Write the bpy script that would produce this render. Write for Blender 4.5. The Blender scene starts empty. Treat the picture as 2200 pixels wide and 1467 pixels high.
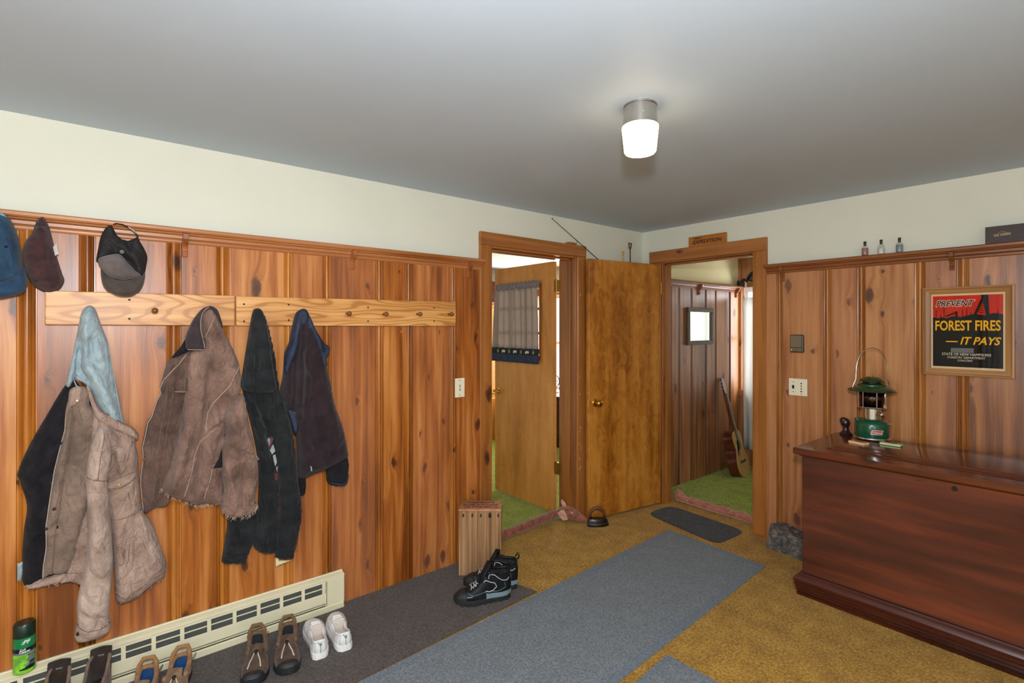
import bpy, bmesh, math, random
import numpy as np
from mathutils import Vector, Matrix, noise
from mathutils.geometry import delaunay_2d_cdt
random.seed(7)
S = bpy.context.scene
COL = S.collection
PI = math.pi
V = Vector

# ------------------------------------------------------------------ camera
F, CX, HY, H, CAMX = 1098.0, 1100.0, 703.0, 1.5, 2.754      # focal length, centre, horizon (px of 2200x1467), camera height and distance to the coat wall
YAW = math.atan2(1340, 1098)
cam = bpy.data.cameras.new('camera'); co = bpy.data.objects.new('camera', cam); COL.objects.link(co)
cam.sensor_width = 36; cam.lens = F / 2200 * 36; cam.shift_y = -(733.5 - HY) / 2200
cam.clip_start = .02
co.location = (CAMX, 0, H); co.rotation_euler = (PI / 2, 0, YAW)
S.camera = co

# ------------------------------------------------------------------ world and lights
W = bpy.data.worlds.new('daylight'); S.world = W; W.use_nodes = True
bg = W.node_tree.nodes['Background']; bg.inputs[0].default_value = (.85, .93, 1, 1); bg.inputs[1].default_value = 1.6
def light(name, kind, loc, energy, color, rot=(0, 0, 0), **kw):
    l = bpy.data.lights.new(name, kind); l.energy = energy; l.color = color
    for k, v in kw.items(): setattr(l, k, v)
    o = bpy.data.objects.new(name, l); COL.objects.link(o); o.location = loc; o.rotation_euler = rot
    return o
# photographer's flash just above the lens (it throws the ceiling lamp's shadow and the sheen on the varnish)
light('camera_flash', 'POINT', (2.76, .03, 1.78), 160, (.96, .98, 1), shadow_soft_size=.055)
# daylight outside the windows; the side one is an added ambient fill
light('daylight_rear_window', 'AREA', (2.15, -2.62, 1.45), 24, (.80, .92, 1), (PI / 2, 0, 0), shape='RECTANGLE', size=1.15, size_y=1.1)
light('added_side_fill', 'AREA', (4.42, -.7, 1.45), 24, (.80, .92, 1), (PI / 2, 0, PI / 2), shape='RECTANGLE', size=1.3, size_y=1.1)  # ambient fill through an added, unseen side window
light('daylight_hall_window', 'AREA', (.68, 5.75, 1.45), 38, (.95, .97, 1), (PI / 2, 0, PI), shape='RECTANGLE', size=.8, size_y=1.1)
light('daylight_kitchen_window', 'AREA', (-2.3, 5.25, 1.3), 135, (.95, .97, 1), (PI / 2, 0, PI), shape='RECTANGLE', size=.9, size_y=1.2)
S.view_settings.view_transform = 'Standard'; S.view_settings.look = 'None'
S.view_settings.exposure = 0.08; S.view_settings.gamma = 1; S.view_settings.use_curve_mapping = False

# ------------------------------------------------------------------ measuring: a pixel of the photograph to a point on a known plane
Yr, Yf, Xr, Xf = math.sin(YAW), math.cos(YAW), math.cos(YAW), -math.sin(YAW)
YC, ZC = 3.74, 2.332
def ray(px, py):
    r = (px - CX) / F; return V((r * Xr + Xf, r * Yr + Yf, -(py - HY) / F))
def PA(px, py, x=0.):
    d = ray(px, py); return V((CAMX, 0, H)) + d * ((x - CAMX) / d.x)
def PB(px, py, y=YC):
    d = ray(px, py); return V((CAMX, 0, H)) + d * (y / d.y)
def PF(px, py, z=0.):
    d = ray(px, py); return V((CAMX, 0, H)) + d * ((z - H) / d.z)

# ------------------------------------------------------------------ materials
def lin(c):
    return tuple(((v / 255 + .055) / 1.055) ** 2.4 if v / 255 > .04045 else v / 255 / 12.92 for v in c) + (1,)
MATS = {}
class NT:
    def __init__(s, name):
        m = bpy.data.materials.new(name); m.use_nodes = True; s.m = m; s.t = m.node_tree
        s.b = s.t.nodes['Principled BSDF']; s.out = s.t.nodes['Material Output']; MATS[name] = m
    def n(s, typ, **kw):
        nd = s.t.nodes.new(typ)
        for k, v in kw.items():
            if k[0] == '_': nd.inputs[k[1:].replace('_', ' ')].default_value = v
            else: setattr(nd, k, v)
        return nd
    def l(s, a, b): s.t.links.new(a, b)
    def math(s, op, a, b=None, c=None, clamp=False):
        nd = s.t.nodes.new('ShaderNodeMath'); nd.operation = op; nd.use_clamp = clamp
        for i, v in enumerate((a, b, c)):
            if v is None: continue
            if isinstance(v, (int, float)): nd.inputs[i].default_value = v
            else: s.l(v, nd.inputs[i])
        return nd.outputs[0]
    def ramp(s, fac, stops):
        nd = s.t.nodes.new('ShaderNodeValToRGB'); s.l(fac, nd.inputs[0]); el = nd.color_ramp.elements
        while len(el) < len(stops): el.new(.5)
        for e, (p, c) in zip(el, stops): e.position = p; e.color = c if len(c) == 4 else lin(c)
        return nd.outputs[0]
    def mix(s, fac, a, b, mode='MIX'):
        nd = s.t.nodes.new('ShaderNodeMix'); nd.data_type = 'RGBA'; nd.blend_type = mode; nd.clamp_factor = True
        for i, v in ((0, fac), (6, a), (7, b)):
            if isinstance(v, (int, float)): nd.inputs[i].default_value = v
            elif isinstance(v, tuple): nd.inputs[i].default_value = v if len(v) == 4 else lin(v)
            else: s.l(v, nd.inputs[i])
        return nd.outputs[2]
    def coords(s):
        tc = s.n('ShaderNodeTexCoord'); return tc.outputs['Object']
    def noise(s, vec, scale, detail=3, rough=.55, dist=0):
        nd = s.n('ShaderNodeTexNoise', _Scale=scale, _Detail=detail, _Roughness=rough, _Distortion=dist); s.l(vec, nd.inputs['Vector']); return nd.outputs['Fac']
    def bump(s, h, strength=.3, dist=.002):
        nd = s.n('ShaderNodeBump', _Strength=strength, _Distance=dist); s.l(h, nd.inputs['Height']); s.l(nd.outputs[0], s.b.inputs['Normal'])
    def set(s, **kw):
        for k, v in kw.items(): s.b.inputs[k.replace('_', ' ')].default_value = v

def plain(name, c, rough=.5, metal=0, spec=.5, var=0, vscale=30, bump=0, bscale=200, alpha=None, coat=0):
    t = NT(name); t.set(Base_Color=lin(c), Roughness=rough, Metallic=metal, Specular_IOR_Level=spec, Coat_Weight=coat)
    if var or bump: v = t.coords()
    if var:
        f = t.noise(v, vscale, 4)
        d = tuple(max(0, x * (1 - var)) for x in c); e = tuple(min(255, x * (1 + var)) for x in c)
        t.l(t.ramp(f, [(.3, d), (.7, e)]), t.b.inputs['Base Color'])
    if bump: t.bump(t.noise(v, bscale, 3), bump)
    return t.m

def pine(name, lo, mid, hi, along='Z', knots=1.0, kcol=(70, 36, 20), rough=.34, spec=.5, ringscale=26, vary=.16, coat=0, kscale=1.0, streak=.5, figure=0, cathedral=0):
    """varnished knotty wood: grain runs along one axis, knots bend it; every board its own piece"""
    t = NT(name); o = t.coords()
    sp = t.n('ShaderNodeSeparateXYZ'); t.l(o, sp.inputs[0]); X, Y, Z = sp.outputs
    if along == 'Z': u, v = t.math('ADD', X, Y), Z
    elif along == 'X': u, v = t.math('ADD', Y, Z), X
    else: u, v = t.math('ADD', X, Z), Y
    rnd = t.n('ShaderNodeObjectInfo').outputs['Random']
    off = t.math('MULTIPLY', rnd, 37.0)
    # knots
    cv = t.n('ShaderNodeCombineXYZ'); t.l(t.math('MULTIPLY_ADD', u, 5.2 * kscale, off), cv.inputs[0]); t.l(t.math('MULTIPLY_ADD', v, 2.5 * kscale, off), cv.inputs[1])
    wob = t.n('ShaderNodeTexNoise', _Scale=4.0, _Detail=2); t.l(cv.outputs[0], wob.inputs['Vector'])
    wv = t.n('ShaderNodeVectorMath', operation='MULTIPLY_ADD'); t.l(wob.outputs['Color'], wv.inputs[0]); wv.inputs[1].default_value = (.22, .22, 0); t.l(cv.outputs[0], wv.inputs[2])
    vo = t.n('ShaderNodeTexVoronoi', voronoi_dimensions='2D', _Scale=1.0, _Randomness=1.0); t.l(wv.outputs[0], vo.inputs['Vector'])
    sc = t.n('ShaderNodeSeparateColor'); t.l(vo.outputs['Color'], sc.inputs[0])
    present = t.math('GREATER_THAN', sc.outputs[0], 1 - .5 * knots)
    size = t.math('MULTIPLY_ADD', t.math('MULTIPLY', sc.outputs[1], sc.outputs[1]), .12, .030)
    kd = t.math('DIVIDE', vo.outputs['Distance'], size)                       # 1 at knot rim
    core = t.math('MULTIPLY', t.math('SUBTRACT', 1.25, kd, clamp=True), present)
    core = t.math('MINIMUM', t.math('MULTIPLY', core, 2.2), 1.0)
    halo = t.math('MULTIPLY', t.math('SUBTRACT', 1.0, t.math('DIVIDE', kd, 4.0), clamp=True), present)
    # grain
    bend = t.math('MULTIPLY', t.math('MULTIPLY', halo, halo), .05)
    ub = t.math('ADD', u, bend)
    g1 = t.n('ShaderNodeCombineXYZ'); t.l(t.math('MULTIPLY_ADD', ub, ringscale, off), g1.inputs[0]); t.l(t.math('MULTIPLY_ADD', v, .9, off), g1.inputs[1])
    n1 = t.noise(g1.outputs[0], 1.0, 3, .55, .35)
    g2 = t.n('ShaderNodeCombineXYZ'); t.l(t.math('MULTIPLY_ADD', ub, 260, off), g2.inputs[0]); t.l(t.math('MULTIPLY', v, 5.0), g2.inputs[1])
    n2 = t.noise(g2.outputs[0], 1.0, 2)
    g3 = t.n('ShaderNodeCombineXYZ'); t.l(t.math('MULTIPLY_ADD', u, 4.0, off), g3.inputs[0]); t.l(t.math('MULTIPLY_ADD', v, .8, off), g3.inputs[1])
    n3 = t.noise(g3.outputs[0], 1.3, 3)
    f = t.math('MULTIPLY_ADD', t.math('SUBTRACT', n2, .5), streak * .5, n1)
    f = t.math('MULTIPLY_ADD', t.math('SUBTRACT', n3, .5), .7, f)
    f = t.math('MULTIPLY_ADD', t.math('SUBTRACT', rnd, .5), vary * 2, f)
    if figure:
        g4 = t.n('ShaderNodeCombineXYZ'); t.l(t.math('MULTIPLY', u, 14.0), g4.inputs[0]); t.l(t.math('MULTIPLY', v, 9.0), g4.inputs[1])
        f = t.math('MULTIPLY_ADD', t.math('SUBTRACT', t.noise(g4.outputs[0], 1.0, 4, .6, 1.2), .5), figure, f)
    if cathedral:
        g5 = t.n('ShaderNodeCombineXYZ'); t.l(t.math('MULTIPLY', u, 9.0), g5.inputs[0]); t.l(t.math('MULTIPLY_ADD', v, 1.7, off), g5.inputs[1])
        cn = t.noise(g5.outputs[0], 1.0, 1, .4)
        wv_ = t.math('POWER', t.math('MULTIPLY_ADD', t.math('SINE', t.math('MULTIPLY', cn, 75.0)), .5, .5), 5.0)
        f = t.math('MULTIPLY_ADD', wv_, -.32, t.math('ADD', f, .06))
    c = t.ramp(f, [(.26, lo), (.5, mid), (.76, hi)])
    c = t.mix(t.math('MULTIPLY', t.math('MULTIPLY', halo, halo), .45), c, lo)
    ringf = t.math('MULTIPLY_ADD', t.math('SINE', t.math('MULTIPLY', kd, 16.0)), .12, kd)
    kc = t.ramp(ringf, [(.15, tuple(v * .5 for v in kcol)), (.6, kcol), (1.0, tuple(a * .5 + b * .5 for a, b in zip(kcol, lo)))])
    c = t.mix(t.math('MULTIPLY', core, .92), c, kc)
    r2 = t.math('FRACT', t.math('MULTIPLY', rnd, 7.31))
    c = t.mix(t.math('MULTIPLY', t.math('MULTIPLY', r2, n3), .5 * min(1, knots)), c, (188, 128, 100))
    t.l(c, t.b.inputs['Base Color'])
    t.set(Roughness=rough, Specular_IOR_Level=spec, Coat_Weight=coat, Coat_Roughness=.12)
    t.bump(t.math('ADD', n2, t.math('MULTIPLY', core, .8)), .12, .0012)
    return t.m

def carpet(name, cols, scale=260, bump=.9, mottle=.35, rough=.95):
    t = NT(name); v = t.coords()
    n1 = t.noise(v, scale, 3, .7); n2 = t.noise(v, 9, 4); n3 = t.noise(v, scale * .35, 2, .6)
    f = t.math('MULTIPLY_ADD', t.math('SUBTRACT', n2, .5), mottle, t.math('MULTIPLY_ADD', t.math('SUBTRACT', n3, .5), .8, n1))
    t.l(t.ramp(f, [(.28, cols[0]), (.5, cols[1]), (.74, cols[2])]), t.b.inputs['Base Color'])
    t.set(Roughness=rough, Specular_IOR_Level=.15, Sheen_Weight=.12)
    t.bump(t.math('ADD', n1, n3), bump, .004)
    return t.m

def cloth(name, lo, hi, wscale=900, fade=4, rough=.9, bump=.35, sheen=.15, contrast=(.3, .7), vert=1.0, crease=0):
    t = NT(name); v = t.coords()
    mp = t.n('ShaderNodeMapping'); t.l(v, mp.inputs[0]); mp.inputs['Scale'].default_value = (1, 1, vert)
    a = t.noise(mp.outputs[0], fade, 5, .62); b = t.noise(v, wscale, 2)
    f = t.math('MULTIPLY_ADD', t.math('SUBTRACT', b, .5), .5, a)
    t.l(t.ramp(f, [(contrast[0], lo), (contrast[1], hi)]), t.b.inputs['Base Color'])
    t.set(Roughness=rough, Specular_IOR_Level=.2, Sheen_Weight=sheen)
    if crease:
        mp2 = t.n('ShaderNodeMapping'); t.l(v, mp2.inputs[0]); mp2.inputs['Scale'].default_value = (1, 1, .42); mp2.inputs['Rotation'].default_value = (.35, 0, 0)
        r1 = t.math('ABSOLUTE', t.math('SUBTRACT', t.noise(mp2.outputs[0], 24, 2, .5, .6), .5)); r2 = t.math('ABSOLUTE', t.math('SUBTRACT', t.noise(v, 34, 2, .5, .8), .5))
        hgt = t.math('MULTIPLY_ADD', b, .03, t.math('ADD', t.math('MINIMUM', t.math('MULTIPLY', r1, 4.0), .6), t.math('MULTIPLY', t.math('MINIMUM', t.math('MULTIPLY', r2, 4.0), .5), .5)))
        t.bump(hgt, .8 * crease, .009)
    else: t.bump(b, bump, .0015)
    return t.m

M = {}
M['pineL'] = pine('knotty pine boards', (104, 50, 12), (162, 90, 28), (202, 134, 70), knots=1.3, kscale=1.25)
M['pineM'] = pine('pine board moulding', (116, 60, 14), (168, 98, 30), (200, 132, 58), knots=.35, rough=.26)  # same wood as the boards; its weaker reflected haze is put into the colour
M['pineR'] = pine('brown pine boards', (104, 56, 22), (156, 96, 46), (190, 132, 80), knots=1.3, kscale=1.25)
M['pineRM'] = pine('brown pine moulding', (106, 58, 18), (150, 90, 34), (182, 120, 56), knots=.35, rough=.26)  # deeper tone stands in for the sheen that only flat boards reflect
M['pineH'] = pine('dark hall pine boards', (108, 64, 34), (156, 102, 60), (180, 128, 86), knots=1.2)
M['pineHM'] = pine('dark hall moulding', (70, 36, 14), (102, 58, 24), (124, 76, 36), knots=.3)
M['railA'] = pine('stained pine rail', (112, 60, 24), (150, 88, 42), (178, 116, 70), along='Y', knots=.15, rough=.3)
M['railB'] = pine('stained pine rail right', (100, 54, 24), (134, 78, 38), (160, 102, 60), along='X', knots=.15, rough=.3)
M['railAz'] = pine('stained pine bracket', (110, 56, 22), (142, 78, 34), (168, 100, 56), along='Z', knots=0, rough=.3)
M['casV'] = pine('stained door casing upright', (120, 66, 22), (152, 92, 36), (174, 110, 50), along='Z', knots=.3, rough=.33)
M['casA'] = pine('stained door casing head', (116, 64, 22), (148, 88, 36), (170, 106, 50), along='Y', knots=.2, rough=.33)
M['casB'] = pine('stained door casing head right', (112, 64, 22), (146, 88, 36), (168, 106, 50), along='X', knots=.3, rough=.33)
M['birch'] = pine('golden birch door veneer', (160, 98, 36), (188, 122, 54), (204, 142, 76), knots=0, ringscale=7, vary=.05, rough=.42, streak=.15, figure=.35)
M['birchB'] = pine('amber birch door veneer', (132, 74, 14), (170, 104, 28), (196, 132, 52), knots=0, ringscale=7, vary=.05, rough=.4, streak=.15, figure=.8)
M['oak'] = pine('pegboard ash', (178, 116, 56), (212, 152, 86), (228, 176, 116), along='Y', knots=.0, ringscale=30, rough=.4, vary=.14, streak=.5, figure=.0, cathedral=1)
M['chest'] = pine('mahogany stained chest', (30, 7, 2), (62, 18, 5), (106, 41, 10), along='X', knots=.5, kcol=(26, 6, 3), rough=.36, spec=.16, coat=.04, vary=.05, ringscale=14)
M['chestT'] = pine('polished chest lid', (40, 11, 5), (72, 24, 9), (104, 42, 16), along='X', knots=.3, kcol=(30, 8, 4), rough=.16, spec=.5, coat=.4, vary=.05, ringscale=14)
M['chestD'] = pine('dark chest moulding', (44, 15, 9), (66, 24, 14), (88, 38, 20), along='X', knots=0, rough=.25, coat=.3, vary=.05)
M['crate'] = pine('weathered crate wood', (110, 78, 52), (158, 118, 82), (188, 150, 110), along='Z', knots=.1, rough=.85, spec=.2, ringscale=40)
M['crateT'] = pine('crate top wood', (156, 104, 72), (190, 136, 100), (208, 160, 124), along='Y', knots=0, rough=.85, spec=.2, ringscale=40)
M['frame'] = pine('oak picture frame', (112, 68, 30), (146, 98, 50), (172, 124, 70), along='X', knots=0, rough=.4)
M['frameV'] = pine('oak picture frame upright', (112, 68, 30), (146, 98, 50), (172, 124, 70), along='Z', knots=0, rough=.4)
M['cab'] = pine('orange kitchen cabinet', (170, 98, 28), (204, 128, 42), (222, 152, 66), knots=.2, rough=.4)
M['plaster'] = plain('warm white plaster', (214, 213, 198), .8, var=.012, vscale=2, bump=.06, bscale=160, spec=.25)
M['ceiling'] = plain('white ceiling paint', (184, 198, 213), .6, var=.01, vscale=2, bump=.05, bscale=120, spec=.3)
M['hallplaster'] = plain('cream hall plaster', (232, 222, 180), .8, spec=.25)
M['ochre'] = carpet('ochre carpet', [(112, 74, 8), (172, 124, 26), (216, 172, 68)], 230)
M['green'] = carpet('green carpet', [(96, 108, 18), (146, 160, 46), (188, 198, 98)], 200)
M['bluegrey'] = carpet('blue grey runner', [(82, 88, 92), (114, 120, 125), (142, 147, 150)], 300, bump=.5, mottle=.12)
M['bluegreyE'] = carpet('blue grey runner edge', [(84, 92, 102), (108, 117, 127), (134, 142, 150)], 300, bump=.4, mottle=.1)
M['charcoal'] = carpet('brown charcoal mat', [(58, 50, 46), (82, 73, 68), (106, 96, 90)], 300, bump=.5, mottle=.12)
M['darkmat'] = carpet('dark grey doormat', [(34, 36, 38), (54, 55, 56), (78, 78, 78)], 150, bump=.7)
M['pink'] = carpet('terracotta threshold carpet', [(140, 76, 56), (178, 104, 80), (200, 132, 106)], 200, bump=.8)
M['cream'] = plain('cream enamel', (221, 211, 178), .42, var=.02, vscale=6)
M['fins'] = plain('grey heater fins', (92, 94, 92), .5, metal=.4)
M['black'] = plain('black', (14, 14, 15), .5)
M['ivory'] = plain('ivory plastic', (232, 224, 196), .35)
M['white'] = plain('white paint', (232, 231, 226), .5)
M['brass'] = plain('brass', (214, 164, 74), .18, metal=1)
M['oldbrass'] = plain('dull brass', (150, 116, 58), .38, metal=1)
M['steel'] = plain('brushed steel', (200, 196, 190), .22, metal=1)
M['chrome'] = plain('chrome', (220, 220, 222), .1, metal=1)
M['knob'] = plain('bronze peg', (126, 82, 40), .32, metal=.2)
M['screw'] = plain('dark screw', (46, 36, 28), .5, metal=.6)
def glassmat(name, tint=(1, 1, 1), rough=.0, ior=1.45, base=.0):
    t = NT(name); g = t.n('ShaderNodeBsdfGlossy'); g.inputs['Roughness'].default_value = rough
    tp = t.n('ShaderNodeBsdfTransparent'); tp.inputs[0].default_value = tint + (1,)
    fr = t.n('ShaderNodeFresnel'); fr.inputs[0].default_value = ior
    mx = t.n('ShaderNodeMixShader'); bf = t.n('ShaderNodeNewGeometry').outputs['Backfacing']; t.l(t.math('MULTIPLY', t.math('ADD', fr.outputs[0], base), t.math('SUBTRACT', 1.0, bf)), mx.inputs[0]); t.l(tp.outputs[0], mx.inputs[1]); t.l(g.outputs[0], mx.inputs[2]); t.l(mx.outputs[0], t.out.inputs[0])
    return t.m
M['glass'] = glassmat('clear pane')
M['amberglass'] = glassmat('amber lantern glass', (.22, .035, .008), ior=1.5, base=.02)
M['bottleglass'] = glassmat('clear bottle glass', (.9, .92, .9), base=.04)

# ------------------------------------------------------------------ mesh helpers
WORLD = set()
def setparent(o, p):
    o.parent = p
    if p.type == 'EMPTY' and p.name in WORLD: o.matrix_parent_inverse = Matrix.Translation(-p.location)
def thing(name, label, cat, loc=(0, 0, 0), group=None, world=True, rotz=0):
    o = bpy.data.objects.new(name, None); COL.objects.link(o); o.location = loc; o.empty_display_size = .05
    o.rotation_euler = (0, 0, rotz)
    o['label'] = label; o['category'] = cat
    if group: o['group'] = group
    if world: WORLD.add(o.name)
    return o
def tag(o, label, cat, group=None):
    o['label'] = label; o['category'] = cat
    if group: o['group'] = group
    return o
def struct(o): o['kind'] = 'structure'; return o
class MB:
    def __init__(s): s.v = []; s.f = []; s.mi = []
    def add(s, vs, fs, mi=0):
        n = len(s.v); s.v += [tuple(v) for v in vs]; s.f += [tuple(i + n for i in f) for f in fs]; s.mi += [mi] * len(fs); return s
    def box(s, x0, x1, y0, y1, z0, z1, mi=0):
        return s.add([(x, y, z) for x in (x0, x1) for y in (y0, y1) for z in (z0, z1)],
                     [(0, 1, 3, 2), (4, 6, 7, 5), (0, 4, 5, 1), (2, 3, 7, 6), (0, 2, 6, 4), (1, 5, 7, 3)], mi)
    def prism(s, poly, fn, a, b, mi=0):
        """poly: 2-D points, fn(u, v, w): to 3-D, extruded from w=a to w=b"""
        n = len(poly)
        vs = [fn(u, v, a) for u, v in poly] + [fn(u, v, b) for u, v in poly]
        fs = [tuple(range(n))[::-1], tuple(range(n, 2 * n))] + [(i, (i + 1) % n, n + (i + 1) % n, n + i) for i in range(n)]
        return s.add(vs, fs, mi)
    def tube(s, path, r, n=8, closed=False, mi=0, cap=True):
        P = [V(p) for p in path]; k = len(P); rs = r if isinstance(r, (list, tuple)) else [r] * k
        rings = []; ref = None
        for i, p in enumerate(P):
            d = (P[(i + 1) % k] - P[i - 1]) if closed or 0 < i < k - 1 else (P[1] - P[0] if i == 0 else P[-1] - P[-2])
            if d.length < 1e-9: d = V((0, 0, 1))
            d.normalize()
            if ref is None: ref = d.cross(V((0, 0, 1)) if abs(d.z) < .9 else V((1, 0, 0)))
            ref = (ref - d * ref.dot(d)); ref.normalize(); b = d.cross(ref)
            rings.append([p + (ref * math.cos(a) + b * math.sin(a)) * rs[i] for a in [2 * PI * j / n for j in range(n)]])
        vs = [v for rg in rings for v in rg]; fs = []
        for i in range(k if closed else k - 1):
            q = (i + 1) % k
            for j in range(n): fs.append((i * n + j, i * n + (j + 1) % n, q * n + (j + 1) % n, q * n + j))
        if not closed and cap: fs += [tuple(range(n))[::-1], tuple(range((k - 1) * n, k * n))]
        return s.add(vs, fs, mi)
    def lathe(s, prof, c=(0, 0, 0), n=24, axis='Z', mi=0, a0=0, a1=2 * PI):
        full = abs(a1 - a0 - 2 * PI) < 1e-6; m = n if full else n + 1; vs = []
        for r, h in prof:
            for j in range(m):
                a = a0 + (a1 - a0) * j / n; p = (r * math.cos(a), r * math.sin(a), h)
                if axis == 'X': p = (p[2], p[0], p[1])
                elif axis == 'Y': p = (p[0], p[2], p[1])
                elif axis == '-Y': p = (p[0], -p[2], p[1])
                vs.append((p[0] + c[0], p[1] + c[1], p[2] + c[2]))
        fs = []
        for i in range(len(prof) - 1):
            for j in range(n): fs.append((i * m + j, i * m + (j + 1) % m, (i + 1) * m + (j + 1) % m, (i + 1) * m + j))
        if full:
            if prof[0][0] > 1e-6: fs.append(tuple(range(m))[::-1])
            if prof[-1][0] > 1e-6: fs.append(tuple(range((len(prof) - 1) * m, len(prof) * m)))
        return s.add(vs, fs, mi)
    def ball(s, c, rx, ry=None, rz=None, n=12, mi=0):
        ry = ry or rx; rz = rz or rx; k = n // 2; vs = []; fs = []
        for i in range(k + 1):
            t = PI * i / k
            for j in range(n):
                a = 2 * PI * j / n; vs.append((c[0] + rx * math.sin(t) * math.cos(a), c[1] + ry * math.sin(t) * math.sin(a), c[2] + rz * math.cos(t)))
        for i in range(k):
            for j in range(n): fs.append((i * n + j, (i + 1) * n + j, (i + 1) * n + (j + 1) % n, i * n + (j + 1) % n))
        return s.add(vs, fs, mi)
    def loft(s, rings, closed=True, cap=True, mi=0):
        n = len(rings[0]); vs = [p for r in rings for p in r]; fs = []
        for i in range(len(rings) - 1):
            for j in range(n if closed else n - 1): fs.append((i * n + j, i * n + (j + 1) % n, (i + 1) * n + (j + 1) % n, (i + 1) * n + j))
        if cap: fs += [tuple(range(n))[::-1], tuple(range((len(rings) - 1) * n, len(rings) * n))]
        return s.add(vs, fs, mi)
    def build(s, name, mat, parent=None, smooth=None, bevel=0, seg=1, sub=0, angle=40, mtx=None):
        me = bpy.data.meshes.new(name); me.from_pydata(s.v, [], s.f)
        mats = mat if isinstance(mat, (list, tuple)) else [mat]
        for m in mats: me.materials.append(M[m] if isinstance(m, str) else m)
        if len(mats) > 1: me.polygons.foreach_set('material_index', s.mi)
        if mtx is not None: me.transform(mtx)
        bm = bmesh.new(); bm.from_mesh(me); bmesh.ops.remove_doubles(bm, verts=bm.verts, dist=1e-6)
        bmesh.ops.recalc_face_normals(bm, faces=bm.faces); bm.to_mesh(me); bm.free()
        if smooth: me.polygons.foreach_set('use_smooth', [True] * len(me.polygons))
        if smooth == 'angle': me.set_sharp_from_angle(angle=math.radians(angle))
        me.update()
        o = bpy.data.objects.new(name, me); COL.objects.link(o)
        if parent is not None: setparent(o, parent)
        if bevel:
            b = o.modifiers.new('bevel', 'BEVEL'); b.width = bevel; b.segments = seg; b.limit_method = 'ANGLE'; b.angle_limit = math.radians(35)
        if sub:
            b = o.modifiers.new('sub', 'SUBSURF'); b.levels = sub; b.render_levels = sub
        return o
def box(name, mat, parent, x0, x1, y0, y1, z0, z1, bevel=0, seg=1): return MB().box(x0, x1, y0, y1, z0, z1).build(name, mat, parent, bevel=bevel, seg=seg)
def copy_tree(o, parent=None):
    c = o.copy(); COL.objects.link(c)
    if parent is not None: c.parent = parent
    if o.name in WORLD: WORLD.add(c.name)
    for ch in list(o.children): copy_tree(ch, c)
    return c
_tc = {}
def lettering(body, size, extrude=.0006, shear=0., bold=0., spacing=1., align='CENTER'):
    cu = bpy.data.curves.new('letters', 'FONT'); cu.body = body; cu.size = size; cu.extrude = extrude; cu.shear = shear; cu.offset = bold
    cu.space_character = spacing; cu.align_x = align; cu.align_y = 'CENTER'; cu.resolution_u = 3
    o = bpy.data.objects.new('letters', cu); COL.objects.link(o)
    dg = bpy.context.evaluated_depsgraph_get(); me = bpy.data.meshes.new_from_object(o.evaluated_get(dg))
    bpy.data.objects.remove(o); bpy.data.curves.remove(cu)
    return me
def text(name, body, size, mat, parent, O, U, Vv, width=None, wrap=None, **kw):
    """flat lettering on a plane (origin O, right U, up Vv); width: fit; wrap: (fn) maps (u, v, n) to 3-D"""
    me = lettering(body, size, **kw)
    k = 1
    if width:
        xs = [v.co.x for v in me.vertices]; k = width / (max(xs) - min(xs))
    O, U, Vv = V(O), V(U).normalized(), V(Vv).normalized(); N = U.cross(Vv)
    for v in me.vertices:
        u, w, n = v.co.x * k, v.co.y, v.co.z
        v.co = wrap(u, w, n) if wrap else O + U * u + Vv * w + N * n
    me.materials.clear(); me.materials.append(M[mat] if isinstance(mat, str) else mat)
    o = bpy.data.objects.new(name, me); COL.objects.link(o)
    if parent is not None: setparent(o, parent)
    return o

# profile extruded along an axis: profile points (out, up/across)
def strip(name, mat, parent, prof, axis, a, b, smooth=None, mi=None):
    """prof: list of 3-D offset pairs handled by fn; axis 'Y': point (out=x, up=z); 'X' on right wall: (out -> YC-out, up=z)"""
    m = MB()
    if axis == 'Y': fn = lambda u, v, w: (u, w, v)
    elif axis == 'X': fn = lambda u, v, w: (w, YC - u, v)
    m.prism(prof, fn, a, b)
    return m.build(name, mat, parent, smooth=smooth)

# ------------------------------------------------------------------ the room shell
X1, Y0 = 4.2, -2.4
DA0, DA1, DAH = 2.066, 2.896, 2.048        # doorway in the left wall
DB0, DB1, DBH = .205, .984, 2.052          # doorway in the right wall
struct(box('floor', 'ochre', None, 0, X1, Y0, YC, -.05, 0))
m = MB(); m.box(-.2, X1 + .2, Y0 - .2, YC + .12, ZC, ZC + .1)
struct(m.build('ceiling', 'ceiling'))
m = MB(); m.box(-.175, 0, Y0, DA0, 0, ZC); m.box(-.175, 0, DA1, YC + .12, 0, ZC); m.box(-.175, 0, DA0, DA1, DAH, ZC)
wall_left = struct(m.build('wall_left', 'plaster'))
m = MB(); m.box(0, DB0, YC, YC + .12, 0, ZC); m.box(DB1, X1 + .2, YC, YC + .12, 0, ZC); m.box(DB0, DB1, YC, YC + .12, DBH, ZC)
wall_right = struct(m.build('wall_right', 'plaster'))
def holed(axis, at, th, a0, a1, h0, h1, z0, z1, lo, hi):
    m = MB()
    for (p, q, r, s_) in ((lo, h0, 0, ZC), (h1, hi, 0, ZC), (h0, h1, 0, z0), (h0, h1, z1, ZC)):
        if axis == 'Y': m.box(p, q, at - th, at, r, s_)
        else: m.box(at, at + th, p, q, r, s_)
    return m
struct(holed('Y', Y0, .2, 0, 0, 1.55, 2.75, .9, 2.0, -.2, X1 + .2).build('wall_rear', 'plaster'))
struct(holed('X', X1, .2, 0, 0, -1.35, -.05, .9, 2.0, Y0, YC).build('wall_side', 'plaster'))
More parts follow.
